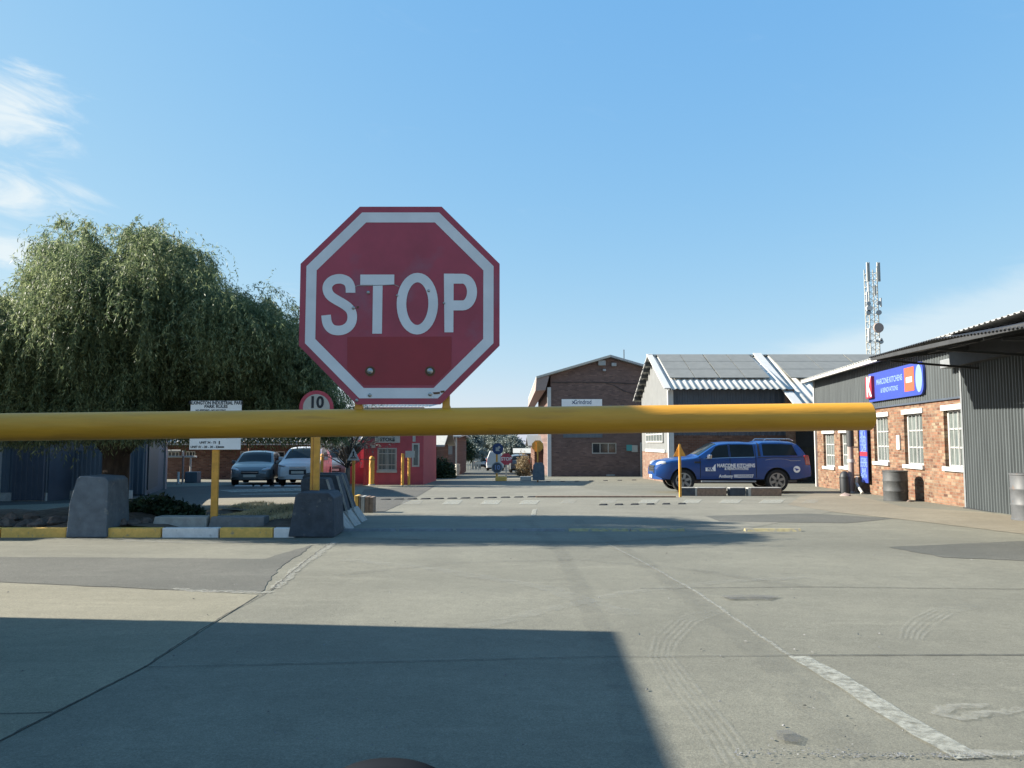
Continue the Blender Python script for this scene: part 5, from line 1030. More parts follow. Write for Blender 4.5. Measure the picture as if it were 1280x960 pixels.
# signs in the road
sx = at(621, 561, 40.0)
def disc(parent, px, py, rpx, y, m, name): c = at(px, py, y); MB().tube([(c.x, y-0.01, c.z), (c.x, y+0.01, c.z)], rpx/FPX*y, 28).build(name, m, parent, smooth=True); return c
t1 = thing('direction_sign', 'round blue keep-left arrow sign above a dark round 10 sign on a yellow post', 'sign', (sx.x, 40, gz(40)))
MB().beam((sx.x, 40.05, gz(40)), (sx.x, 40.05, sx.z+0.15), 0.10, 0.08).build('post', 'yellow_post', t1)
c = disc(t1, 622.3, 561, 7.0, 40, 'sea_blue', 'arrow_face'); s = 0.16
b = MB(); d1 = Vector((-0.707, 0, -0.707)); d2 = Vector((0.707, 0, -0.707)); cc = Vector((c.x, 39.98, c.z))
b.prism([cc+d1*s, cc+d1*0-d2*s*0.95, cc-d2*s*0.38, cc-d1*s*0.95-d2*s*.38, cc-d1*s*0.95+d2*s*.38, cc+d2*s*0.38, cc+d2*s*0.95], (0, -1, 0), 0.006); b.build('arrow', 'offwhite', t1)
c = disc(t1, 621.3, 584.5, 7.0, 40, 'galv', 'lower_face'); disc(t1, 621.3, 584.5, 5.9, 39.985, 'cladding_dark', 'lower_face_centre'); text_mesh('number', '10', 0.33, 'blue_light', (c.x, 39.965, c.z), (1, 0, 0), uz, t1, bold=0.02)
t2 = thing('far_stop_sign', 'small far red STOP sign on a pale post in the road', 'sign', (at(633, 574, 41).x, 41, gz(41)))
c = at(632.8, 573.8, 41); b = MB(); b.prism(octo(14/FPX*41, c.x, c.z, 41), (0, 1, 0), 0.015); b.build('face', 'sign_red', t2); text_mesh('lettering', 'STOP', 0.24, 'sign_white', (c.x, 40.985, c.z), (1, 0, 0), uz, t2, bold=0.03)
MB().beam((c.x, 41.06, gz(41)), (c.x, 41.06, c.z), 0.09, 0.07).build('post', 'offwhite', t2)
for (px, m, nm, lb, yy) in ((626, 'kerb_yellow', 'island_block', 'low yellow painted block at the foot of the far arrow sign', 39.6), (657, 'offwhite', 'island_block', 'low pale block beside the grey barrier at the brown building', 39.8)):
    p = at(px, 600, yy); b = MB(); b.box((p.x-0.28, yy, gz(yy)), (p.x+0.3, yy+0.5, gz(yy)+0.22)); tag(centre(b.build(nm, m, bevel=0.03)), lb, 'block')
t3 = thing('reversed_stop_sign', 'yellow octagonal back of a stop sign above a grey concrete barrier', 'sign', (at(672, 560, 38.5).x, 38.5, gz(38.5)))
c = at(672, 557.5, 38.5); b = MB(); b.prism(octo(14/FPX*38.5, c.x, c.z, 38.5), (0, 1, 0), 0.015); b.build('back', 'yellow_post', t3); MB().beam((c.x, 38.45, gz(38.5)), (c.x, 38.45, c.z+.2), 0.07, 0.05).build('post', 'yellow_post', t3)
barrier_block('grey round-topped concrete barrier beside the brown gable building', [(665.5, 600.5), (681, 600.5), (680.5, 582), (678, 578.5), (669, 578.5), (666.5, 582)], 38.0, 38.4, 'barrier', batter=0.03)
# far fence by the road and telecom tower
fz = thing('road_fence', 'pale picket fence along the far left side of the road', 'fence', (at(575, 580, 95).x, 95, gz(95)))
b = MB(); xa, xb_ = at(574, 580, 95).x, at(600, 580, 95).x
for i in range(14): x = xa+(xb_-xa)*i/13; b.box((x-0.05, 94.95, gz(95)), (x+0.05, 95.05, gz(95)+1.4))
b.box((xa, 94.9, gz(95)+1.1), (xb_, 94.94, gz(95)+1.2)); b.build('pickets', 'offwhite', fz)
TY = 150.0; tw = thing('telecom_tower', 'white lattice telecom mast with drum antennas and dishes above the right roofs', 'tower', (at(1091, 445, TY).x, TY, gz(TY)))
cx = at(1091.8, 445, TY).x; ztop = at(1090, 336, TY).z; z0 = gz(TY)
def tw_w(z): f = (z-z0)/(ztop-z0); return 0.92-0.08*f
b = MB(); cs = ((-1, -1), (1, -1), (1, 1), (-1, 1)); zz = z0; lv = [z0]
while zz < ztop-1.5: zz += tw_w(zz)*1.6; lv.append(min(zz, ztop))
for (i, j) in cs: b.beam((cx+i*tw_w(z0), TY+j*tw_w(z0), z0), (cx+i*tw_w(ztop), TY+j*tw_w(ztop), ztop), 0.15)
b.build('legs', 'offwhite', tw)
b = MB()
for za, zc in zip(lv, lv[1:]):
    wa_, wc_ = tw_w(za), tw_w(zc)
    for k in range(4):
        (i, j), (i2, j2) = cs[k], cs[(k+1) % 4]
        b.beam((cx+i*wa_, TY+j*wa_, za), (cx+i2*wc_, TY+j2*wc_, zc), 0.065); b.beam((cx+i*wc_, TY+j*wc_, zc), (cx+i2*wc_, TY+j2*wc_, zc), 0.065)
b.build('bracing', 'offwhite', tw)
for (px, py, w_, h_, m) in ((1084, 340, .35, 1.9, 'offwhite'), (1086.3, 340, .25, 1.9, 'galv'), (1097, 340, .35, 1.9, 'offwhite'), (1099.3, 340, .25, 1.9, 'galv'), (1085.5, 359, .35, .9, 'white_paint'), (1094, 363, .35, 1.0, 'offwhite'), (1083.7, 371, .35, 1.0, 'white_paint'), (1101, 378, .3, .9, 'white_paint'), (1086, 418, .35, 1.2, 'white_paint')):
    p = at(px, py, TY-1.6); bb_ = MB(); bb_.box((p.x-w_/2+0.02, TY-1.8, p.z-h_), (p.x+w_/2-0.02, TY-1.5, p.z+h_)); bb_.build('panel_antenna', m, tw, bevel=0.05)
for (px, py, r_, m) in ((1084.7, 380, .45, 'galv'), (1085.7, 386, .65, 'white_paint'), (1084.5, 391, .5, 'galv'), (1097.5, 379, .4, 'galv'), (1097.8, 391, .5, 'galv'), (1097.3, 410, 1.0, 'pink_pipe'), (1086.3, 427, .32, 'galv'), (1095, 426.5, .32, 'galv'), (1100.5, 427.5, .42, 'galv'), (1100.2, 424.7, .3, 'white_paint')):
    p = at(px, py, TY-1.8); MB().tube([(p.x, TY-2.3, p.z), (p.x, TY-1.95, p.z), (p.x, TY-1.5, p.z)], [r_*0.93, r_, r_*0.5], 20).build('dish', m, tw, smooth=True)
# ------------------------------------------------------------------ vehicles
def interp(tab, x):
    if x <= tab[0][0]: return tab[0][1]
    for (a, za), (b, zb) in zip(tab, tab[1:]):
        if x <= b:
            t = (x-a)/(b-a); return za+(zb-za)*t
    return tab[-1][1]
def vehicle(name, label, cat, paint, S, loc, rz, group=None, trim='black_plastic', rimm='rim'):
    t = thing(name, label, cat, loc, group, rz); L, Wd, r = S['L'], S['W'], S['r']; top, beltz, sill0 = S['top'], S['belt'], S['sill']
    ra = r*1.17
    def plan(x): return 1-S.get('nose', 0.16)*max(0, 1-x/0.55)**2-S.get('tail', 0.08)*max(0, 1-(L-x)/0.4)**2
    def sillz(x):
        z = sill0+max(0, 0.12*(1-x/0.35))+max(0, 0.10*(1-(L-x)/0.5))
        for xw in S['wheels']:
            d = abs(x-xw)
            if d < ra: z = max(z, r+math.sqrt(ra*ra-d*d))
        return z
    def P(x, tt, sgn=-1):
        zt = interp(top, x); bz = min(interp(beltz, x) if isinstance(beltz, list) else beltz, zt-0.10); zs = max(bz+0.02, zt-0.07); sz = min(sillz(x), bz-0.06); w = Wd*plan(x)
        if tt <= 1: z = sz+(bz-sz)*tt; zz = (z-sill0)/(bz-sill0); y = w*(0.955+0.045*math.sin(math.pi*min(1, max(0, 0.15+zz*0.75))))
        else:
            tum = 0.36*(zs-bz)
            if tt <= 2: s = tt-1; z = bz+(zs-bz)*s; y = w*0.975-tum*s
            else: s = tt-2; y = (w*0.975-tum)*(1-s); z = zs+(zt-zs)*(1-(1-s)**3.2)
        return Vector((x-L/2, sgn*y, z))
    xs = [L*k/90 for k in range(91)]
    for xw in S['wheels']: xs += [xw-ra, xw-ra*0.97, xw+ra, xw+ra*.97]
    xs = sorted(set(round(x, 4) for x in xs)); T = [0, .04, .2, .4, .6, .8, .94, 1, 1.06, 1.3, 1.6, 1.9, 2, 2.12, 2.3, 2.6, 3]
    mb = MB(); n = 2*len(T)-1
    for x in xs: mb.v += [tuple(P(x, tt, -1)) for tt in T]+[tuple(P(x, tt, 1)) for tt in reversed(T[:-1])]
    for i in range(len(xs)-1):
        for k in range(n-1): mb.f.append((i*n+k, i*n+k+1, (i+1)*n+k+1, (i+1)*n+k))
    mb.f.append(tuple(range(n))); e = (len(xs)-1)*n; mb.f.append(tuple(e+k for k in reversed(range(n))))
    body = mb.build('body', paint, t, smooth=True, world=False)
    u = MB(); u.box((-L/2+0.25, -Wd*0.86, sill0-0.04), (L/2-0.25, Wd*0.86, min(0.9, S.get('bl', 0.9)))); u.build('underbody', 'rubber', t, world=False)
    def patch(nm, m, x0, x1, t0, t1, off=0.006, both=False, nx=14, nt=6, sgn=-1, x0t=None, x1t=None, parent=None):
        mb = MB(); rows_ = []
        ts = [t0+(t1-t0)*k/nt for k in range(nt+1)]
        cols_ = [(tt, -1) for tt in ts]+([(tt, 1) for tt in reversed(ts[:-1] if t1 >= 3 else ts)] if both else [])
        if not both: cols_ = [(tt, sgn) for tt in ts]
        for i in range(nx+1):
            for (tt, sg) in cols_:
                f = (tt-t0)/(t1-t0); a = x0+((x0t if x0t is not None else x0)-x0)*f; b_ = x1+((x1t if x1t is not None else x1)-x1)*f; x = a+(b_-a)*i/nx
                p = P(x, tt, sg); px_ = P(min(L, x+0.02), tt, sg)-P(max(0, x-0.02), tt, sg); pt_ = P(x, min(3, tt+0.02), sg)-P(x, max(0, tt-0.02), sg)
                nrm = px_.cross(pt_); nrm = nrm*(-sg if True else 1)
                if nrm.length < 1e-9: nrm = Vector((0, 0, 1))
                nrm.normalize()
                c = Vector((p.x, 0, 0.8)); 
                if nrm.dot(p-c) < 0: nrm = -nrm
                mb.v.append(tuple(p+nrm*off))
        k_ = len(cols_)
        for i in range(nx):
            for k in range(k_-1): mb.f.append((i*k_+k, i*k_+k+1, (i+1)*k_+k+1, (i+1)*k_+k))
        return mb.build(nm, m, parent or t, smooth='all', world=False)
    for (x0, x1, x0t, x1t) in S['side_glass']:
        for sg in (-1, 1): patch('side_window', 'car_glass', x0, x1, 1.08, 1.93, sgn=sg, x0t=x0t, x1t=x1t)
    a, b_ = S['screen']; patch('windscreen', 'car_glass', a, b_, 2.14, 3, both=True, off=0.008)
    if 'rear' in S: a, b_ = S['rear']; patch('rear_window', 'car_glass', a, b_, 2.14, 3, both=True, off=0.008)
    for xs_ in S.get('seams', []):
        for sg in (-1, 1): patch('door_seam', 'rubber', xs_-0.011, xs_+0.011, 0.06, 1.98, off=0.003, nx=1, sgn=sg)
    for xs_ in S.get('handles', []):
        for sg in (-1, 1):
            q = P(xs_, 0.86, sg); h = MB(); h.box((q.x-0.07, q.y-0.015, q.z-0.012), (q.x+0.07, q.y+0.015+0.0, q.z+0.014)); h.build('door_handle', paint, t, world=False, bevel=0.006)
    for sg in (-1, 1):
        for xw in S['wheels']:
            y0 = sg*(Wd*0.985); y1 = sg*(Wd*0.985-0.23); wh = thing_part('wheel', t)
            tb = MB(); pr = [(0.80, y0+sg*0.006), (0.93, y0+sg*0.003), (0.99, y0-sg*0.03), (1.0, y0-sg*0.06), (1.0, y1+sg*0.03), (0.94, y1)]
            tb.tube([(xw-L/2, y, r) for _, y in pr], [r*(q if k else 0.71) for k, (q, _) in enumerate(pr)], 36, caps=False); ty = tb.build('tyre', 'rubber', wh, smooth=True, world=False)
            rb = MB(); rb.tube([(xw-L/2, y0-sg*0.05, r), (xw-L/2, y0-sg*0.02, r)], [r*0.66, r*0.70], 32); rb.build('rim', 'black_plastic', wh, smooth=True, world=False)
            sp = MB()
            for k in range(S.get('spokes', 6)):
                a_ = 2*math.pi*k/S.get('spokes', 6)+0.3; d = Vector((math.cos(a_), 0, math.sin(a_))); c = Vector((xw-L/2, y0-sg*0.012, r)); sp.beam(c+d*r*0.1, c+d*r*0.62, 0.085*r/0.38, 0.02, up=Vector((0, 1, 0)))
            m1 = 24; o_ = len(sp.v)
            for k in range(m1):
                a_ = 2*math.pi*k/m1
                for (rr_, yy) in ((0.60, 0.0), (0.70, 0.0), (0.70, -0.03), (0.60, -0.03)): sp.v.append((xw-L/2+math.cos(a_)*r*rr_, y0-sg*0.008+sg*yy, r+math.sin(a_)*r*rr_))
            for k in range(m1):
                for j in range(4): sp.f.append((o_+k*4+j, o_+((k+1) % m1)*4+j, o_+((k+1) % m1)*4+(j+1) % 4, o_+k*4+(j+1) % 4))
            sp.build('spokes', rimm, wh, world=False)
        # lamps and mirrors
        hx, hz, hw, hh = S['head']; q = P(hx, 1.0, sg); h = MB(); yy = sg*Wd*0.74
        bm = bmesh.new(); bmesh.ops.create_uvsphere(bm, u_segments=20, v_segments=12, radius=1)
        for v in bm.verts: v.co = Vector((hx-L/2+v.co.x*0.16-0.02+abs(v.co.y)*0.0+ (v.co.y*sg)*0.10, yy+v.co.y*hw*0.55, hz+v.co.z*hh+(v.co.y*sg)*0.03))
        me = bpy.data.meshes.new('headlight'); bm.to_mesh(me); bm.free(); me.materials.append(M['lamp_clear']); ho = bpy.data.objects.new('headlight', me); C.objects.link(ho); ho.parent = t
        for p_ in me.polygons: p_.use_smooth = True
        tz0, tz1 = S['tail_lamp']; yq = P(L-0.16, 0.9, sg).y; h = MB(); h.hexa([(L/2-0.20, yq-sg*0.10, tz0), (L/2+0.005, yq-sg*0.16, tz0), (L/2-0.02, yq+sg*0.0, tz0), (L/2-0.20, yq+sg*0.03, tz0), (L/2-0.26, yq-sg*0.12, tz1), (L/2-0.06, yq-sg*0.18, tz1), (L/2-0.07, yq+sg*0.0, tz1), (L/2-0.24, yq+sg*0.03, tz1)]); h.build('tail_lamp', 'lamp_red', t, world=False, bevel=0.02)
        mx, mz = S['mirror']; h = MB(); qy = sg*(Wd*0.97); h.hexa([(mx-L/2-0.05, qy, mz-0.07), (mx-L/2+0.08, qy, mz-0.07), (mx-L/2+0.08, qy+sg*0.2, mz-0.06), (mx-L/2-0.01, qy+sg*0.2, mz-0.06), (mx-L/2-0.04, qy+sg*0.02, mz+0.08), (mx-L/2+0.09, qy+sg*0.02, mz+0.08), (mx-L/2+0.09, qy+sg*0.2, mz+0.09), (mx-L/2+0.0, qy+sg*0.2, mz+0.09)]); h.build('mirror', S.get('mirror_m', paint), t, world=False, bevel=0.025)
    # front: grille, bumper, plate
    gz0, gz1, gw = S['grille']; q = P(0.0, 1, -1); h = MB(); h.box((-L/2-0.025, -gw, gz0), (-L/2+0.10, gw, gz1)); h.build('grille', 'black_plastic', t, world=False, bevel=0.02)
    h = MB()
    for zz in S.get('bars', []): h.box((-L/2-0.045, -gw*0.95, zz-0.014), (-L/2-0.01, gw*0.95, zz+0.014))
    if S.get('bars'): h.build('grille_bar', 'chrome', t, world=False)
    h = MB(); h.box((-L/2-0.05, -0.26, S['plate']-0.055), (-L/2-0.035, 0.26, S['plate']+0.055)); h.build('number_plate', 'offwhite', t, world=False)
    bz0, bz1 = S['bumper']
    h = MB(); pts = []
    for k in range(13):
        a_ = -1+2*k/12; pts.append((-L/2-0.03+0.22*abs(a_)**3, a_*Wd*0.90))
    vs = [(x, y, bz0) for x, y in pts]+[(x+0.14, y, bz0) for x, y in pts]+[(x-0.02, y, bz1) for x, y in pts]+[(x+0.14, y, bz1) for x, y in pts]; n = 13
    fs = []
    for k in range(12): fs += [(k, k+1, 2*n+k+1, 2*n+k), (k, n+k, n+k+1, k+1), (2*n+k, 2*n+k+1, 3*n+k+1, 3*n+k), (n+k, 3*n+k, 3*n+k+1, n+k+1)]
    fs += [(0, 2*n, 3*n, n), (n-1, 2*n-1, 4*n-1, 3*n-1)]; h.add(vs, fs); h.build('front_bumper', S.get('bumper_m', paint), t, world=False, bevel=0.02)
    h = MB(); h.box((L/2-0.14, -Wd*0.86, sill0+0.10), (L/2+0.06, Wd*0.86, sill0+0.32)); h.build('rear_bumper', S.get('rbumper_m', paint), t, world=False, bevel=0.04)
    return t, P, patch
def thing_part(name, parent):
    o = bpy.data.objects.new(name, None); C.objects.link(o); o.parent = parent; o.empty_display_size = 0.1; return o

PK = dict(L=5.32, W=0.92, r=0.39, sill=0.44, wheels=(0.92, 4.14), top=[(0, 0.86), (0.06, 0.97), (0.22, 1.08), (0.55, 1.145), (0.95, 1.185), (1.30, 1.225), (1.42, 1.26), (1.75, 1.47), (2.02, 1.64), (2.20, 1.70), (2.50, 1.73), (3.0, 1.735), (3.45, 1.71), (3.56, 1.72), (3.70, 1.765), (4.3, 1.77), (4.75, 1.74), (4.92, 1.68), (5.08, 1.48), (5.20, 1.25), (5.27, 1.12), (5.32, 1.0)],
          belt=[(0, 0.78), (0.3, 0.98), (1.3, 1.12), (3.5, 1.18), (5.32, 1.20)], side_glass=[(1.66, 2.50, 2.08, 2.50), (2.56, 3.38, 2.56, 3.36)], screen=(1.46, 2.12), rear=(5.0, 5.18), seams=[1.50, 2.53, 3.42], handles=[2.36, 3.22],
          head=(0.24, 0.96, 0.36, 0.10), tail_lamp=(0.92, 1.26), mirror=(1.78, 1.20), mirror_m='chrome', grille=(0.62, 0.90, 0.48), bars=[0.70, 0.78, 0.86], plate=0.52, bumper=(0.42, 0.70), bl=1.0, rbumper_m='black_plastic', nose=0.14, spokes=6)
yT = 26.6; xT = (at(821, 560, yT).x+at(1013.5, 560, yT).x)/2
tr, P, patch = vehicle('pickup_truck', 'blue double cab pickup truck with a canopy and white lettering on its doors', 'pickup', 'car_blue', PK, (xT, yT+0.93, at(900, 615.3, yT).z), 0)
patch('canopy_window', 'car_glass', 3.68, 4.86, 1.12, 1.90, sgn=-1, x1t=4.72); patch('canopy_window', 'car_glass', 3.68, 4.86, 1.12, 1.90, sgn=1, x1t=4.72)
patch('canopy_seam', 'rubber', 3.50, 3.60, 0.98, 2.2, sgn=-1, nx=1, off=0.004, x0t=3.52, x1t=3.56); patch('canopy_seam', 'black_plastic', 3.56, 5.20, 0.99, 1.03, sgn=-1, off=0.006)
patch('body_line', 'galv', 3.75, 4.95, 0.83, 0.855, sgn=-1, off=0.006); patch('window_line', 'chrome', 1.6, 3.4, 1.03, 1.055, sgn=-1, off=0.007)
L = PK['L']
for sg in (-1, 1):
    h = MB(); h.box((1.50-L/2, sg*0.90, 0.34), (3.38-L/2, sg*1.03, 0.395)); h.build('side_step', 'galv', tr, world=False, bevel=0.015)
    h = MB(); h.tube([(3.8-L/2, sg*0.62, 1.77), (3.88-L/2, sg*0.62, 1.83), (4.7-L/2, sg*0.62, 1.82), (4.8-L/2, sg*0.62, 1.76)], 0.018, 8); h.build('roof_rail', 'chrome', tr, world=False, smooth=True)
h = MB(); h.box((L/2-0.05, -0.08, 0.40), (L/2+0.14, 0.08, 0.52)); h.tube([(L/2+0.12, 0, 0.48), (L/2+0.12, 0, 0.60)], 0.03, 10); h.build('tow_bar', 'black_plastic', tr, world=False)
h = MB(); h.box((1.30-L/2, -0.935, 0.99), (1.52-L/2, -0.915, 1.05)); h.build('fender_vent', 'black_plastic', tr, world=False)
ty = -0.93; tl = tr.location
def tlet(txt, x, z, s, m='sign_board', sq=1.0, bold=0.03): 
    o = text_mesh('lettering', txt, s, m, (x-L/2+tl.x, -0.945+tl.y, z+tl.z), (1, 0, 0), (0, 0, 1), tr, bold=bold, squeeze=sq)
sgx = lambda px: (px-821)/36.2
tlet('MARCONE KITCHENS', sgx(919.5), 0.905, 0.17, sq=0.78); tlet('& RENOVATIONS', sgx(920), 0.80, 0.125, sq=0.84); tlet('Anthony 0825553527', sgx(919.5), 0.545, 0.15, sq=0.90)
h = MB(); h.prism([(sgx(881.5)-L/2, -0.936, 0.72), (sgx(894)-L/2, -0.936, 0.72), (sgx(894)-L/2, -0.936, 0.95), (sgx(891)-L/2, -0.936, 0.86), (sgx(881.5)-L/2, -0.936, 0.84)], (0, -1, 0), 0.006); h.build('logo', 'sign_board', tr, world=False)
tlet('RK', sgx(887.5), 0.80, 0.2, m='car_blue', sq=0.8)
MB().tube([(sgx(995)-L/2, -0.945, 0.78), (sgx(995)-L/2, -0.915, 0.78)], 0.115, 28).build('round_badge', 'sign_board', tr, smooth=True, world=False)
h = MB(); hx = sgx(995)-L/2; h.prism([(hx+0.09*math.cos(k*math.pi/3*2+0.3+(k % 2)), -0.9455, 0.78+0.06*math.sin(k*math.pi/3*2)) for k in range(3)], (0, -1, 0), 0.003); h.build('badge_mark', 'blue_vinyl', tr, world=False)

HB = dict(L=4.25, W=0.87, r=0.31, sill=0.27, wheels=(0.82, 3.40), top=[(0, 0.58), (0.05, 0.70), (0.25, 0.82), (0.6, 0.92), (1.05, 1.0), (1.2, 1.06), (1.7, 1.34), (1.95, 1.44), (2.4, 1.50), (3.2, 1.47), (3.6, 1.40), (3.9, 1.20), (4.1, 1.0), (4.25, 0.85)],
          belt=[(0, 0.52), (0.4, 0.76), (1.2, 0.92), (4.25, 0.98)], side_glass=[(1.45, 2.25, 1.9, 2.25), (2.31, 3.2, 2.31, 3.1)], screen=(1.15, 1.93), rear=(3.62, 4.0), seams=[1.3, 2.28], handles=[2.1, 3.0],
          head=(0.22, 0.70, 0.34, 0.09), tail_lamp=(0.75, 0.98), mirror=(1.5, 0.98), grille=(0.52, 0.66, 0.36), bars=[0.60], plate=0.45, bumper=(0.28, 0.50), bl=0.8, nose=0.20, spokes=5)
SV = dict(HB); SV.update(L=4.5, W=0.92, r=0.345, sill=0.30, wheels=(0.85, 3.55), top=[(0, 0.70), (0.05, 0.86), (0.25, 0.98), (0.7, 1.08), (1.1, 1.14), (1.2, 1.20), (1.75, 1.52), (2.0, 1.62), (2.5, 1.69), (3.4, 1.67), (3.9, 1.60), (4.2, 1.35), (4.4, 1.10), (4.5, 0.95)],
          belt=[(0, 0.62), (0.4, 0.90), (1.2, 1.06), (4.5, 1.14)], screen=(1.18, 1.98), rear=(3.95, 4.3), head=(0.24, 0.88, 0.34, 0.075), mirror=(1.5, 1.14), grille=(0.50, 0.72, 0.36), bars=[0.80], plate=0.60, bumper=(0.30, 0.50), tail_lamp=(0.9, 1.2), side_glass=[(1.45, 2.25, 1.9, 2.25), (2.31, 3.3, 2.31, 3.2)])
yC = 33.2
p = at(302, 608, yC); vehicle('parked_car', 'dark grey hatchback parked nose out beside the yellow sign post', 'car', 'car_grey', HB, (p.x+0.0, yC+2.1, p.z), R(90+9), 'cars parked nose out before the long shed')
p = at(365, 608, yC); vehicle('parked_car', 'white sport utility car parked nose out beside the grey hatchback', 'car', 'car_white', SV, (p.x+0.0, yC+2.2, p.z), R(90+6), 'cars parked nose out before the long shed')
p = at(424, 600, 40); vehicle('parked_car', 'dark car behind the sign posts left of the red store', 'car', 'car_grey', SV, (p.x-0.2, 41.0, gz(39.5)), R(95), 'cars parked nose out before the long shed')
# far pickup, van
FP = dict(PK); FP.update(top=[(0, 0.86), (0.1, 1.0), (0.55, 1.10), (1.30, 1.18), (1.42, 1.22), (2.02, 1.64), (2.20, 1.70), (3.0, 1.73), (3.35, 1.66), (3.5, 1.12), (5.2, 1.10), (5.32, 0.9)], side_glass=[(1.66, 2.50, 2.08, 2.50)], rear=(3.40, 3.48), tail_lamp=(0.8, 1.05), handles=[2.36], seams=[])
p = at(604, 585, 112); vehicle('far_pickup', 'small white pickup far down the road seen from behind', 'pickup', 'car_white', FP, (p.x, 112, gz(112)), R(-90-8))
VN = dict(SV); VN.update(L=5.0, W=0.98, top=[(0, 0.9), (0.1, 1.1), (0.7, 1.3), (1.0, 1.45), (1.7, 2.15), (2.0, 2.3), (4.8, 2.35), (5.0, 2.2)], belt=[(0, 0.75), (1.0, 1.25), (5.0, 1.3)], side_glass=[(1.5, 2.3, 1.9, 2.3)], screen=(1.05, 1.75), rear=(4.82, 4.95), wheels=(0.95, 4.0), mirror=(1.3, 1.3), tail_lamp=(1.0, 1.5), seams=[], handles=[])
p = at(617, 585, 90); vehicle('far_van', 'white van far down the road behind the blue arrow sign', 'van', 'car_white', VN, (p.x+0.2, 90, gz(90)), R(-90))
p = at(645, 588, 70); vehicle('far_car', 'dark car far down the road right of the small stop sign', 'car', 'car_grey', SV, (p.x+0.3, 72, gz(72)), R(-88))
# wheel stops before the parked cars
y = 32.4
for (a, b_) in ((293, 314), (317.5, 324), (328, 336), (342.5, 350), (355, 375)):
    x0, x1 = at(a, 608, y).x, at(b_, 608, y).x; z1 = at(300, 606.6, y).z; t = MB(); t.box((x0, y, z1-0.12), (x1, y+0.18, z1)); tag(centre(t.build('wheel_stop', 'white_paint', bevel=0.02)), 'white painted wheel stop block before the parked cars', 'wheel stop', 'white wheel stops')
sheet('painted_line', [(272, 613), (376, 610), (376, 614), (290, 616)], 'worn_white', 0.014)
sheet('painted_line', [(300, 618), (372, 617), (372, 618.4), (300, 619)], 'worn_white', 0.016)
# posts and boxes around the car park
def post(name, label, px, pyt, pyb, y, w, m, cat='post', group=None):
    p0 = at(px, pyb, y); zt = at(px, pyt, y).z; t = thing(name, label, cat, (p0.x, y, gz(y)), group)
    MB().tube([(p0.x, y, gz(y)), (p0.x, y, zt)], w/2, 12).build('shaft', m, t, smooth=True); MB().tube([(p0.x, y, gz(y)), (p0.x, y, gz(y)+0.05)], w*0.8, 12).build('footing', 'concrete_block', t, smooth=True)
post('pole', 'thin pinkish white pole left of the rules sign post', 228, 570, 608, 36, 0.09, 'pink_pipe')
post('pole', 'short thick white pole left of the rules sign post', 222.5, 590, 608, 35, 0.11, 'white_paint')
post('pole', 'orange carport pole behind the grey hatchback', 311, 556, 590, 41.5, 0.12, 'rust')
x0, x1 = at(206, 570, 39).x, at(246, 570, 39).x
cf = thing('tube_rail', 'pale tubular rail frame by the grey store in the car park', 'frame', (x0, 39, gz(39)))
b = MB(); za, zb_ = at(220, 563.5, 39).z, at(220, 571, 39).z; b.tube([(x0, 39, za), (x1-0.8, 39, za)], 0.05, 8); b.tube([(x0, 39, zb_), (x1, 39, zb_)], 0.05, 8); b.tube([(x1-0.7, 39, za), (x1-0.7, 39, zb_)], 0.06, 8); b.tube([(x0+0.1, 39, gz(39)), (x0+0.1, 39, za)], 0.05, 8); b.tube([(x1-0.3, 39, gz(39)), (x1-0.3, 39, zb_)], 0.05, 8); b.build('tubes', 'offwhite', cf, smooth=True)
x0 = at(237, 600, 37).x; t = MB(); t.box((x0-0.25, 37, gz(37)), (x0+0.35, 37.5, at(237, 590, 37).z)); o = t.build('plastic_crate', 'cladding_blue', bevel=0.02); centre(o); tag(o, 'blue-grey crate standing in the shade behind the thin pole', 'crate')

